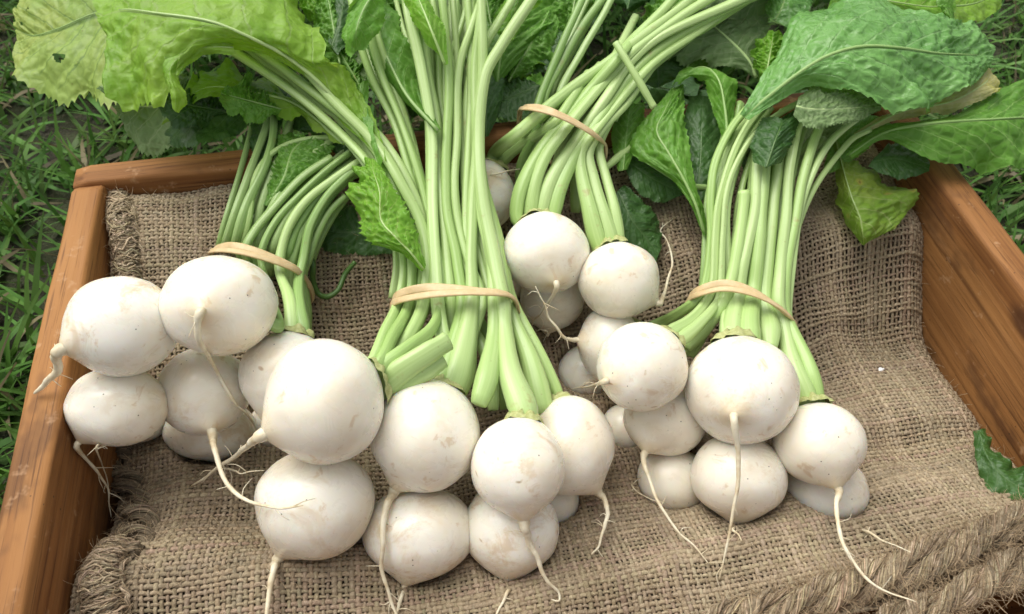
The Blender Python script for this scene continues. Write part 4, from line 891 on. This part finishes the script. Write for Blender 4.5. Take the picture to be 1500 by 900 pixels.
# ---- leaves of the right bunch
lf('D1', [((1084, 168, 18.2), (1090, 172, 18.0), (1097, 176, 18.2)), ((1110, 128, 18.8), (1128, 140, 19.2), (1142, 150, 18.8)), ((1136, 80, 19.6), (1172, 106, 20.4), (1190, 124, 19.6)), ((1172, 26, 20), (1212, 82, 21.2), (1236, 138, 19.6)),
          ((1225, 6, 20.2), (1262, 68, 21.6), (1288, 160, 19.2)), ((1298, 8, 20), (1318, 70, 21.4), (1344, 164, 18.8)), ((1368, 34, 19.6), (1374, 78, 20.6), (1386, 148, 18.6)), ((1424, 33, 19), (1418, 80, 19.6), (1424, 128, 18.6)), ((1452, 62, 18.4), (1456, 82, 18.6), (1448, 104, 18.2))],
   'leaf_wet', 2.2, 31, serr=0.035, lobes=0.05, ruffle=0.09, nv=96, nu=28, crinkle=0.03, nteeth=40)
lf('D2', [((1128, 150, 18.0), (1130, 154, 18.0), (1136, 154, 18.0)), ((1140, 100, 18.4), (1168, 118, 18.6), (1185, 132, 18.4)), ((1172, 118, 18.2), (1200, 138, 18.6), (1210, 166, 17.6)), ((1230, 118, 18.0), (1242, 140, 18.2), (1246, 176, 17.4)), ((1290, 138, 17.8), (1290, 150, 17.8), (1290, 164, 17.6))], 'leaf_under', 1.4, 32, crinkle=0.04, lobes=0.1)
lf('D3', [((1162, 168, 18.4), (1166, 156, 18.8), (1170, 140, 18.8)), ((1184, 184, 18.2), (1188, 160, 18.8), (1196, 132, 19.0)), ((1212, 186, 18.2), (1216, 160, 18.8), (1222, 132, 19.2)), ((1250, 182, 18.2), (1254, 158, 18.8), (1260, 132, 19.0)), ((1290, 164, 18.2), (1292, 152, 18.4), (1296, 140, 18.6))], 'leaf_under', 1.0, 33, lobes=0.14, serr=0.08, crinkle=0.05)
lf('D9', [((1238, 228, 15.4), (1244, 228, 15.4), (1248, 232, 15.4)), ((1286, 190, 16.2), (1294, 196, 16.4), (1300, 204, 16.2)), ((1338, 178, 16.6), (1342, 184, 17.2), (1352, 238, 15.8)), ((1400, 166, 16.8), (1396, 178, 17.4), (1404, 240, 15.6)), ((1448, 134, 16.8), (1450, 175, 17.4), (1452, 250, 15.2)),
          ((1500, 118, 16.6), (1508, 172, 17), (1502, 244, 15.0)), ((1550, 125, 16), (1560, 175, 16.4), (1545, 225, 15.0)), ((1580, 160, 15.6), (1584, 178, 15.8), (1578, 195, 15.6))], 'leaf', 2.0, 34, serr=0.02, ruffle=0.09, nv=80, nu=22, holes=[(0.78, 0.66, 0.012), (0.9, 0.72, 0.016)])
lf('D10', [((1250, 196, 16), (1254, 198, 16), (1258, 200, 16)), ((1318, 156, 17), (1320, 165, 17.2), (1322, 174, 16.8)), ((1384, 138, 17.4), (1392, 150, 17.6), (1402, 162, 17)), ((1424, 104, 17.6), (1440, 124, 17.8), (1462, 136, 17.2)), ((1448, 100, 17.6), (1454, 108, 17.6), (1462, 118, 17.4))], 'leaf_straw', 1.6, 35, ruffle=0.15)
lf('D10', [((1228, 206, 15.0), (1224, 206, 15.2), (1220, 208, 15.0)), ((1246, 232, 14.2), (1234, 244, 14.4), (1224, 246, 13.8)), ((1292, 260, 13.4), (1248, 290, 13.8), (1224, 276, 13.0)), ((1340, 292, 12.8), (1260, 320, 13.2), (1228, 304, 12.4)), ((1314, 328, 12.2), (1264, 344, 12.6), (1244, 334, 12.0)), ((1268, 358, 11.8), (1265, 360, 11.8), (1262, 358, 11.8))], 'leaf_spot', 0.7, 36, serr=0.04, lobes=0.04, ruffle=0.07, crinkle=0.03)
lf('D9', [((1280, 232, 14.8), (1276, 238, 14.8), (1272, 244, 14.6)), ((1310, 208, 14.9), (1310, 232, 14.9), (1306, 262, 14.3)), ((1346, 214, 14.9), (1342, 240, 14.8), (1336, 260, 14.4)), ((1362, 236, 14.7), (1362, 244, 14.7), (1360, 252, 14.6))], 'leaf_dark', 1.0, 37)
lf('D4', [((1104, 238, 16.6), (1122, 246, 17.0), (1146, 238, 16.6)), ((1100, 205, 17.2), (1135, 208, 17.8), (1164, 200, 17.2)), ((1118, 172, 17.6), (1148, 175, 18.0), (1176, 165, 17.4))], 'leaf_dark', 1.2, 38)
lf('D8', [((1150, 262, 13.6), (1160, 262, 13.8), (1170, 258, 13.6)), ((1160, 225, 14.2), (1182, 222, 14.6), (1204, 226, 14.2)), ((1170, 190, 14.8), (1200, 185, 15.2), (1236, 196, 14.8)), ((1190, 160, 15.4), (1216, 158, 15.8), (1246, 168, 15.4))], 'leaf_under', 1.2, 81)
lf('D7', [((1206, 250, 14.0), (1214, 254, 14.0), (1222, 252, 14.0)), ((1214, 220, 14.5), (1236, 218, 14.9), (1262, 226, 14.5)), ((1236, 188, 15.0), (1262, 188, 15.4), (1292, 200, 15.0)), ((1270, 168, 15.4), (1290, 172, 15.6), (1308, 184, 15.4))], 'leaf', 1.2, 82)
lf('D6', [((1096, 262, 13.4), (1104, 264, 13.6), (1112, 262, 13.4)), ((1080, 220, 14.2), (1110, 222, 14.6), (1140, 226, 14.2)), ((1086, 180, 14.9), (1116, 182, 15.2), (1150, 188, 14.9))], 'leaf_dark', 1.2, 83)
lf('D8', [((1156, 250, 15.0), (1154, 254, 15.0), (1150, 254, 15.0)), ((1176, 190, 15.8), (1152, 205, 16), (1118, 215, 15.6)), ((1166, 160, 16.6), (1140, 175, 16.6), (1112, 190, 16.2))], 'leaf_dark', 1.0, 39)
lf('D1', [((1030, 345, 12.8), (1033, 346, 12.8), (1037, 345, 12.8)), ((1010, 300, 13.8), (1019, 300, 14.2), (1032, 308, 13.6)), ((982, 262, 14.2), (1001, 262, 15), (1018, 268, 14.6)), ((928, 224, 14.4), (980, 225, 15.6), (1010, 220, 15)), ((938, 184, 15), (962, 192, 16), (1006, 172, 15.6)), ((958, 160, 15.8), (974, 162, 16.2), (1005, 134, 16)), ((984, 130, 16.2), (990, 128, 16.2), (1000, 124, 16.2))], 'leaf', 1.6, 40, serr=0.05, lobes=0.05, crinkle=0.04)
lf('D3', [((1004, 292, 12.8), (1020, 296, 12.8), (1040, 292, 12.8)), ((1000, 240, 13.6), (1026, 240, 14), (1056, 246, 13.6)), ((1000, 190, 14.4), (1028, 190, 14.8), (1060, 196, 14.4)), ((1010, 140, 15.2), (1030, 140, 15.6), (1056, 150, 15.2))], 'leaf_dark', 1.4, 41)
lf('D6', [((1060, 205, 16), (1066, 206, 16.2), (1072, 204, 16)), ((1042, 160, 16.4), (1062, 160, 17.2), (1078, 158, 16.6)), ((1030, 118, 17), (1052, 116, 18), (1080, 130, 17)), ((1000, 120, 16.8), (1030, 98, 17.8), (1060, 104, 17.4)), ((984, 124, 16.6), (992, 110, 17), (1000, 100, 17))], 'leaf', 1.6, 42, ruffle=0.12)
lf('D5', [((1104, 114, 16.4), (1108, 114, 16.6), (1114, 112, 16.6)), ((1080, 100, 16.8), (1096, 88, 17.4), (1118, 76, 17.4)), ((1030, 92, 17), (1066, 56, 18.2), (1132, 36, 18.2)), ((984, 80, 17.2), (1036, 30, 18.6), (1118, -10, 19)), ((972, 50, 17.6), (1015, 8, 18.8), (1070, -40, 19))], 'leaf_under', 1.8, 43, ruffle=0.10, lobes=0.08)
lf('D2', [((1122, 20, 18.6), (1136, 30, 18.8), (1156, 42, 18.8)), ((1122, -5, 19), (1146, 10, 19.4), (1178, 30, 19.2)), ((1130, -50, 19.6), (1160, -40, 20), (1196, -10, 19.6))], 'leaf_wet', 1.2, 44)
lf('D5', [((1210, 20, 19), (1220, -10, 19.4), (1225, -40, 19)), ((1290, 20, 18.8), (1290, 0, 19.6), (1290, -40, 19)), ((1370, 38, 18.2), (1368, 10, 19), (1360, -30, 19)), ((1398, 20, 18.2), (1400, 0, 18.6), (1398, -20, 18.6))], 'leaf_bright', 1.4, 45)
lf('D7', [((1380, 30, 17.8), (1376, 10, 18), (1376, -20, 18)), ((1430, 34, 16.8), (1424, 6, 17.4), (1420, -30, 17.6)), ((1466, 14, 16.2), (1464, -10, 16.8), (1460, -40, 17))], 'leaf_yellow', 1.2, 46, serr=0.02)
# ---- leaves of the back bunch, mostly in shade
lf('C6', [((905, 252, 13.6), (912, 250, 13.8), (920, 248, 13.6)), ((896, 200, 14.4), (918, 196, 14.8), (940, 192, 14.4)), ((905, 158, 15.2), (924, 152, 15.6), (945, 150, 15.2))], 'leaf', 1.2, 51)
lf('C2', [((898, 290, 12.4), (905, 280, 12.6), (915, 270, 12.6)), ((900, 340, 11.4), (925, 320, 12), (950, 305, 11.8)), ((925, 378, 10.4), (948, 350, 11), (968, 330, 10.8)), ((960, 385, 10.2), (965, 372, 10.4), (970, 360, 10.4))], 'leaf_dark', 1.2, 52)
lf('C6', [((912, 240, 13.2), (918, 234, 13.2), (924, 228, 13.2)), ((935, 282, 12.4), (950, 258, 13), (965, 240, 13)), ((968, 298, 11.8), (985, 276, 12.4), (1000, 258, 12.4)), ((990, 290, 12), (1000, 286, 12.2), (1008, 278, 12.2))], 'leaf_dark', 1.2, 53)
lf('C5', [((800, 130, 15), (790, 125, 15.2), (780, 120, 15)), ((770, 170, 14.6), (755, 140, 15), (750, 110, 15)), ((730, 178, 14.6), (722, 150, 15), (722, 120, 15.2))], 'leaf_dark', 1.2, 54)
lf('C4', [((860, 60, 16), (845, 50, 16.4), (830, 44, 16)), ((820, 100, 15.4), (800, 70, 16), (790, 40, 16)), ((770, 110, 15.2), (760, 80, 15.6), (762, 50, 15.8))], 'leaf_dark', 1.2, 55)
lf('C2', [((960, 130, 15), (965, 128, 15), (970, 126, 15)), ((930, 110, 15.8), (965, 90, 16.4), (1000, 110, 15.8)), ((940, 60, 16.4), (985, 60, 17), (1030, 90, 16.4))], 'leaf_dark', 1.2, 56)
# ---- shaded foliage that fills the heap behind the crate
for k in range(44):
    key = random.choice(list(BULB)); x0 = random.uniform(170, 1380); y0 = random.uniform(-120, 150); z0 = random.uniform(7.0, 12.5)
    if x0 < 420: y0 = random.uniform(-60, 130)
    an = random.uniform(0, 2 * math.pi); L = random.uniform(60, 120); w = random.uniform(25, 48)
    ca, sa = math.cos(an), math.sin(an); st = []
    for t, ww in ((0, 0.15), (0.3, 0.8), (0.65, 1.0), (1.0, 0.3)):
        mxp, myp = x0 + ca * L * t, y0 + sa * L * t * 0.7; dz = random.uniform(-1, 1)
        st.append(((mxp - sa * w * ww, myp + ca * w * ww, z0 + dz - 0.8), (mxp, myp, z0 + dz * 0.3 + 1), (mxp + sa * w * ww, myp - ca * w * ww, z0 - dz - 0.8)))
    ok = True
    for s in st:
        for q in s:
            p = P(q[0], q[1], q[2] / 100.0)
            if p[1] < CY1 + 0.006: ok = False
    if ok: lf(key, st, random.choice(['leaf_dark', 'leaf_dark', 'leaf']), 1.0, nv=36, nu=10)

# ------------------------------------------------------------------ the crown where the stalks leave each bulb
for key, b in BULB.items():
    if not hasattr(b, 'att'): continue
    cdir = np.mean(b.att, 0); cdir /= np.linalg.norm(cdir)
    e1 = np.cross(cdir, [0.2, 0.9, 0.3]); e1 /= np.linalg.norm(e1); e2 = np.cross(cdir, e1)
    nu_, prof_ = 36, [(0.0118, -0.0012), (0.0105, 0.0012), (0.0086, 0.0030), (0.0058, 0.0036), (0.0002, 0.0030)]
    an = np.arange(nu_) / nu_ * 2 * np.pi; s_ = rng.random() * 50
    k_ = b.R / 0.026 * 0.95; V = []
    for j, (r_, h_) in enumerate(prof_):
        jag = 1 + 0.22 * vnoise(np.cos(an) * 3.2 + s_, np.sin(an) * 3.2 + j * 0.4)
        hh_ = h_ * (1 + 0.7 * vnoise(np.cos(an) * 5 + s_ + 9, np.sin(an) * 5))
        V.append(b.c + cdir * (b.R * 0.965) + (np.outer(np.cos(an), e1) + np.outer(np.sin(an), e2)) * (r_ * k_ * jag)[:, None] + np.outer(hh_ * k_, cdir))
    i = np.arange(len(prof_) - 1)[:, None] * nu_; j = np.arange(nu_)[None]; j2 = (j + 1) % nu_
    link('crown', mesh_np('crown', np.concatenate(V), np.stack([i + j, i + j2, i + nu_ + j2, i + nu_ + j], -1).reshape(-1, 4)), M['crown'], b.root)

# ------------------------------------------------------------------ rubber bands
def band(key, top, width, z, under, label, tilt=(0, 1, 0)):
    """top: picture points over the bundle, left to right; z: heights; closed underneath"""
    pts = [P(x, y, zz / 100.0) for (x, y), zz in zip(top, z)]
    a, b_ = pts[0], pts[-1]; mid = (a + b_) / 2
    dn = np.array([0, 0, -under / 100.0])
    pts = pts + [b_ * 0.96 + mid * 0.04 + dn * 0.55, b_ * 0.6 + a * 0.4 + dn, b_ * 0.4 + a * 0.6 + dn, a * 0.96 + mid * 0.04 + dn * 0.55]
    loop = pts + pts[:3]
    full = catmull(loop, 170); 
    # keep one turn
    d0 = np.linalg.norm(full - pts[1], axis=1); i0 = int(np.argmin(d0[:60])); i1 = 110 + int(np.argmin(d0[110:]))
    C = full[i0:i1]; n = len(C)
    c0 = C.mean(0); ax = np.array(tilt, float); ax /= np.linalg.norm(ax)
    out = C - c0; out -= np.outer(out @ ax, ax); out /= np.linalg.norm(out, axis=1)[:, None]
    t = np.gradient(C, axis=0); t /= np.linalg.norm(t, axis=1)[:, None]
    wv = np.cross(t, out); wv /= np.linalg.norm(wv, axis=1)[:, None]
    f = np.arange(n) / n
    tw = 0.9 * np.exp(-((f - 0.33) / 0.03) ** 2) - 0.5 * np.exp(-((f - 0.05) / 0.04) ** 2)       # a twist in the rubber
    W_ = width / 2000.0 * (1 - 0.35 * np.exp(-((f - 0.33) / 0.035) ** 2) + 0.06 * vnoise(f * 9, f * 0))
    wv2 = wv * np.cos(tw)[:, None] + out * np.sin(tw)[:, None]; ou2 = out * np.cos(tw)[:, None] - wv * np.sin(tw)[:, None]
    layers_ = []
    prof = [(-1, -0.0004), (-1, 0.0004), (-0.6, 0.00075), (0, 0.00055), (0.6, 0.00075), (1, 0.0004), (1, -0.0004), (0, -0.0004)]
    k = len(prof)
    slip = (0.0016 * np.sin(f * 2 * np.pi * 1.0 + 0.6) + 0.0012 * np.sin(f * 2 * np.pi * 2 + 1.1))[:, None] * width / 7.0
    V = np.stack([C + wv2 * (W_ * p * 0.82)[:, None] - wv * slip + ou2 * q for p, q in prof], 1).reshape(-1, 3)
    V2 = np.stack([C + wv * (W_ * p * 0.66)[:, None] + wv * (slip + 0.0012) + out * (q + 0.0013) for p, q in prof], 1).reshape(-1, 3)     # the second turn lies over the first
    i = np.arange(n)[:, None] * k; i2 = ((np.arange(n) + 1) % n)[:, None] * k; j = np.arange(k)[None]; j2 = (j + 1) % k
    Q = np.stack([i + j, i + j2, i2 + j2, i2 + j], -1).reshape(-1, 4); Q = np.r_[Q, Q + len(V)]; V = np.r_[V, V2]
    root = empty('rubber_band', C.mean(0))
    o = link('rubber_band', mesh_np('rubber_band', V, Q), M['rubber']); bpy.data.objects.remove(root)
    tag(o, label, 'rubber band', 'rubber bands round the bunches')
band('A', [(312, 372), (322, 364), (355, 366), (395, 378), (432, 394), (450, 412)], 5.6, [11.6, 13.2, 13.9, 13.5, 12.6, 11.0], 3.4, 'tan rubber band round the stems of the left bunch behind two turnips', (0.45, 0.9, 0))
band('B', [(576, 445), (588, 434), (625, 427), (665, 426), (705, 428), (740, 431), (755, 446)], 6.4, [12.6, 13.7, 14.3, 14.4, 14.4, 13.9, 12.6], 3.6, 'wide tan rubber band round the upright stems of the middle bunch', (0, 1, 0))
band('C', [(764, 163), (775, 158), (805, 164), (838, 178), (868, 196), (886, 214)], 4.6, [16.0, 17.4, 18.0, 17.6, 16.8, 15.0], 3.2, 'narrow twisted tan rubber band round the slanting stems of the back bunch', (0.6, 0.8, 0))
band('D', [(1012, 436), (1028, 426), (1062, 419), (1098, 427), (1135, 447), (1156, 466), (1162, 478)], 5.4, [11.6, 12.7, 13.3, 13.3, 12.8, 12.0, 10.8], 3.2, 'tan rubber band round the stems of the right bunch', (0.15, 1, 0))

# ------------------------------------------------------------------ the burlap: woven yarns lying on the crate's padding
def yarn_field():
    SP = 0.00285; A = Acc()
    burlap = tag(empty('burlap_sack', (0.09, 0.25, 0.05)), 'brown woven burlap sack with rough hems lining the wooden crate', 'burlap sack')
    xs = np.arange(-0.1785, 0.3575, SP); ys = np.arange(0.088, 0.4125, SP * 0.94)
    # the weave is pulled about a little
    def warp(X, Y):
        return X + 0.0035 * vnoise(X * 11 + 2, Y * 9) + 0.0008 * vnoise(X * 60, Y * 50), Y + 0.0045 * vnoise(X * 9 + 30, Y * 10 + 4) + 0.0008 * vnoise(X * 50 + 9, Y * 60) + 0.018 * np.clip(X - 0.18, 0, 1) * np.sin(Y * 9)
    def clampxy(X, Y): return np.clip(X, -0.1795, 0.3575), np.clip(Y, 0.0875, 0.4125)
    sides = 5; a = np.arange(sides) / sides * 2 * np.pi + 0.3
    Vs, Qs, Us, Cs, off = [], [], [], [], 0
    for along in (0, 1):
        main = xs if along else ys; other = ys if along else xs
        step = (other[1] - other[0]) / 2
        t = np.arange(other[0] - step, other[-1] + step, step); k = np.arange(len(t))
        for i, m in enumerate(main):
            ph = np.cos(np.pi * ((t - other[0]) / (2 * step) + i + along))
            X, Y = (np.full(len(t), m), t) if along else (t, np.full(len(t), m))
            seed = rng.random() * 60
            jit = 0.00042 * vnoise(t * 110, t * 0 + seed)
            if along: X = X + jit
            else: Y = Y + jit
            X, Y = warp(X, Y); X, Y = clampxy(X, Y)
            Z = bz(X, Y) + 0.00062 * ph + 0.0018
            C = np.stack([X, Y, Z], 1)
            tn = np.gradient(C, axis=0); tn /= np.linalg.norm(tn, axis=1)[:, None] + 1e-12
            up = np.array([0, 0, 1.0]); bb = np.cross(tn, up); bb /= np.linalg.norm(bb, axis=1)[:, None] + 1e-12; nn = np.cross(bb, tn)
            r = rng.uniform(0.00080, 0.00125) * (1 + 0.34 * vnoise(t * 75, t * 0 + seed + 9))
            V = C[:, None] + r[:, None, None] * (bb[:, None] * (np.cos(a) * 1.15)[None, :, None] + nn[:, None] * (np.sin(a) * 0.8)[None, :, None])
            n = len(t); ii = np.arange(n - 1)[:, None] * sides; j = np.arange(sides)[None]; j2 = (j + 1) % sides
            Qs.append(np.stack([ii + j, ii + j2, ii + sides + j2, ii + sides + j], -1).reshape(-1, 4) + off); Vs.append(V.reshape(-1, 3)); off += n * sides
            Us.append(np.stack([np.tile(a / 6.28, n), np.repeat(t, sides)], 1))
            Cs.append(np.tile(np.array([1, 1, 1]) * rng.uniform(0.8, 1.15) + rng.normal(size=3) * 0.02, (n * sides, 1)))
    me = mesh_np('woven_cloth', np.concatenate(Vs), np.concatenate(Qs), np.concatenate(Us), np.concatenate(Cs))
    tag(link('woven_cloth', me, M['burlap'], burlap), kind='stuff')
    # second burlap layer, coloured dark for the shadow in the holes of the weave
    X, Y = np.meshgrid(np.linspace(-0.1795, 0.3575, 180), np.linspace(0.0875, 0.4125, 110), indexing='ij')
    Z = bz(X, Y) - 0.0012; V = np.stack([X, Y, Z], -1).reshape(-1, 3)
    i = np.arange(179)[:, None] * 110; j = np.arange(109)[None]
    link('underlayer', mesh_np('underlayer', V, np.stack([i + j, i + 110 + j, i + 111 + j, i + j + 1], -1).reshape(-1, 4)), M['backing'], burlap)
    # loose fibres standing off the cloth
    A = Acc()
    for _ in range(7000):
        x, y = rng.uniform(-0.178, 0.356), rng.uniform(0.09, 0.41)
        l = rng.uniform(0.003, 0.011); an = rng.uniform(0, 6.28); p0 = np.array([x, y, float(bz(x, y)) + 0.002])
        d = np.array([math.cos(an), math.sin(an), rng.uniform(0.0, 0.7)]); d2 = rng.normal(size=3) * 0.5; d2[2] = rng.uniform(-0.5, 0.4)
        C = np.array([p0, p0 + d * l * 0.35, p0 + d * l * 0.65 + d2 * l * 0.2, p0 + d * l * 0.9 + d2 * l * 0.5])
        A.add(*sweep(C, np.array([0.00012, 0.00011, 0.0001, 0.00006]), 3, cap=False, up=(0.3, 0.2, 0.9)), np.array([1.5, 1.45, 1.35]) * rng.uniform(0.8, 1.3))
    tag(link('loose_fibres', A.mesh('loose_fibres'), M['burlap'], burlap), kind='stuff')
    return burlap

BUR = yarn_field()

def fuzz_hairs(A, C, rad, count, length):
    for _ in range(count):
        k = rng.integers(0, len(C)); d = rng.normal(size=3); d[2] = abs(d[2]) * 0.8; d /= np.linalg.norm(d); l = rng.uniform(0.3, 1) * length
        p0 = C[k] + d * rad * 0.85; d2 = rng.normal(size=3) * 0.6
        q = np.array([p0, p0 + d * l * 0.3, p0 + d * l * 0.55 + d2 * l * 0.3, p0 + d * l * 0.7 + d2 * l * 0.7])
        A.add(*sweep(q, np.array([0.00013, 0.00012, 0.0001, 0.00006]), 3, cap=False, up=(0.3, 0.2, 0.9)), np.array([1.6, 1.5, 1.4]) * rng.uniform(0.7, 1.3))

def fibre_strand(A, sc, rs, count, twist, tint):
    """a loose strand of jute: fibres lying round a line, wandering and ending anywhere"""
    n = len(sc); t2, n2, b2 = frames(sc, (0, 0, 1))
    L = np.r_[0, np.cumsum(np.linalg.norm(np.diff(sc, axis=0), axis=1))]
    for y in range(count):
        s0 = rng.random() * 60; ph = L / twist * 2 * np.pi + y * 2 * np.pi / count + 0.8 * vnoise(L * 45, L * 0 + s0)
        rr = rs * (rng.uniform(0.72, 1.0) + 0.22 * vnoise(L * 60, L * 0 + s0 + 5))
        yc = sc + (n2 * np.sin(ph)[:, None] + b2 * np.cos(ph)[:, None]) * rr[:, None]
        a = 0 if rng.random() < 0.4 else rng.integers(0, n // 2); e = n if rng.random() < 0.4 else rng.integers(n // 2, n)
        a, e = (a, e) if e - a > 6 else (0, n)
        r0 = rng.uniform(0.00022, 0.0006)
        A.add(*sweep(yc[a:e], r0 * (1 + 0.35 * vnoise(L[a:e] * 150, L[a:e] * 0 + s0)), 4, up=(0, 0, 1)), (np.array([1, 1, 1]) + rng.normal(size=3) * 0.03) * tint * rng.choice([0.8, 0.9, 1.0, 1.1, 1.25]))
    A.add(*sweep(sc, rs * 0.74, 6, up=(0, 0, 1)), np.array([1, 1, 1]) * tint * 0.6)

def rope(pts, rad, pitch, strands=3, fibres=26, fuzz=140, name='hem_rope', tint=1.0, fuzzlen=0.010):
    """plaited hem of loose jute strands"""
    C = catmull(pts, 150); n = len(C)
    t, nn, bb = frames(C, (0, 0, 1)); L = np.r_[0, np.cumsum(np.linalg.norm(np.diff(C, axis=0), axis=1))]
    A = Acc()
    for s in range(strands):
        ph = L / pitch * 2 * np.pi + s * 2 * np.pi / strands + 0.9 * vnoise(L * 28, L * 0 + s * 3)
        sc = C + (nn * (np.sin(ph) * 0.75)[:, None] + bb * (np.cos(ph) * 1.1)[:, None]) * rad * 0.5 * (1 + 0.25 * vnoise(L * 40, L * 0 + s + 20))[:, None]
        t2, n2, b2 = frames(sc, (0, 0, 1)); A.add(*sweep(sc, rad * 0.34, 6, up=(0, 0, 1)), np.array([1, 1, 1]) * tint * 0.5)
        for y in range(6):
            p2 = L / 0.05 * 2 * np.pi + y * np.pi / 3 + 0.5 * vnoise(L * 30, L * 0 + y * 4 + s)
            yc = sc + (n2 * np.sin(p2)[:, None] + b2 * np.cos(p2)[:, None]) * (rad * 0.33 * (1 + 0.2 * vnoise(L * 50, L * 0 + y * 7 + s)))[:, None]
            fibre_strand(A, yc, rad * 0.165, max(6, fibres // 6), 0.03, tint * rng.uniform(0.8, 1.15))
    fuzz_hairs(A, C, rad, fuzz, fuzzlen)
    return link(name, A.mesh(name), M['burlap'], BUR)

def stitched_hem(pts, rad, count, fuzz, tint=1.0, name='side_hem'):
    """rolled edge of the sack, over-sewn with frayed yarn"""
    C = catmull(pts, 90); n = len(C); t, nn, bb = frames(C, (0, 0, 1)); A = Acc()
    A.add(*sweep(C, rad * 0.8 * (1 + 0.12 * vnoise(np.arange(n) * 0.25, np.arange(n) * 0)), 10, 0.75, up=(0, 0, 1)), np.array([1, 1, 1]) * 0.6 * tint)
    for _ in range(count):
        k = rng.uniform(2, n - 3); a0 = rng.uniform(-0.5, 0.4); a1 = a0 + rng.uniform(1.2, 2.9); m = 12
        an = np.linspace(a0, a1, m); kk = np.clip(k + np.linspace(0, rng.uniform(-9, 9), m) + 2.5 * vnoise(an * 2, an * 0 + k), 0, n - 1).astype(int)
        rr = rad * (rng.uniform(0.78, 1.08) + 0.10 * vnoise(an * 3 + k, an * 0))
        q = C[kk] + nn[kk] * (np.sin(an) * rr * 0.8)[:, None] + bb[kk] * (np.cos(an) * rr)[:, None]
        A.add(*sweep(q, rng.uniform(0.00025, 0.0007), 4, up=(0.3, 0.1, 1)), (np.array([1, 1, 1]) + rng.normal(size=3) * 0.03) * tint * rng.choice([0.8, 0.95, 1.1, 1.25, 1.4]))
    # the sewing thread along the inner edge
    th = C + bb * (rad * 0.95) * np.sign((bb[0] @ np.array([1, 0, 0]))) + nn * rad * 0.25 + np.stack([vnoise(np.arange(n) * 0.16, np.arange(n) * 0 + k * 5) for k in range(3)], 1) * 0.0016
    fibre_strand(A, th, 0.0014, 8, 0.02, tint * 1.3)
    fuzz_hairs(A, C, rad, fuzz, 0.009)
    return link(name, A.mesh(name), M['burlap'], BUR)

def oncloth(px, py, lift):
    """point on the cloth behind a pixel, lifted by some millimetres"""
    r = ray(px, py)
    for s in np.arange(2.6e-4, 6e-4, 1e-6):
        p = CAMPOS + r * s
        if p[2] < bz(p[0], p[1]) + lift / 1000.0: return p
    return P(px, py, 0.08)

stitched_hem([oncloth(*q) for q in ((172, 280, 3), (180, 320, 2), (187, 360, 1), (192, 400, 1), (194, 450, 1), (192, 500, 1))], 0.0088, 420, 420, 1.15)
rope([oncloth(*q) for q in ((175, 640, 3), (182, 680, 3), (192, 715, 3), (200, 750, 3), (204, 790, 2), (206, 815, 1))], 0.0095, 0.038, 2, 30, 260, 'side_hem', 0.95)
stitched_hem([oncloth(*q) for q in ((176, 806, 1), (158, 826, 2), (150, 850, 3), (154, 885, 3), (162, 925, 3), (170, 960, 2))], 0.0098, 420, 380, 1.1)
# heavy plaited hems along the front, at the right
rope(ROPES[0][0], ROPES[0][1], 0.085, 3, 80, 1600, 'front_hem', 1.3, 0.014)
rope(ROPES[1][0], ROPES[1][1], 0.07, 3, 70, 900, 'front_hem', 1.25, 0.013)

# ------------------------------------------------------------------ small things lying about
o = link('loose_leaf', leaf_mesh([((1426, 632, 7.2), (1434, 630, 7.4), (1444, 628, 7.2)), ((1428, 668, 7.0), (1446, 668, 7.6), (1460, 662, 7.2)), ((1438, 702, 7.0), (1466, 694, 7.6), (1484, 680, 7.4)), ((1464, 732, 7.2), (1492, 712, 7.6), (1502, 684, 7.6)), ((1512, 740, 7.6), (1522, 720, 7.8), (1526, 696, 7.8))], seed=5, serr=0.01, ruffle=0.2), M['leaf_dark'])  # dark leaf colour stands for the shade beside the wall
tag(o, 'loose green leaf wedged between burlap and right crate wall', 'leaf')
bm = bmesh.new(); bmesh.ops.create_icosphere(bm, subdivisions=2, radius=0.0015)
for v in bm.verts: v.co *= 1 + 0.4 * float(vnoise(v.co.x * 900, v.co.y * 900 + v.co.z * 500)); v.co.x *= 1.6; v.co.z *= 0.5
me = bpy.data.meshes.new('white_fleck'); bm.to_mesh(me); bm.free()
o = link('white_fleck', me, M['white']); o.location = tuple(oncloth(1290, 541, 3.2))
tag(o, 'tiny white fleck lying on the burlap at the right', 'fleck')
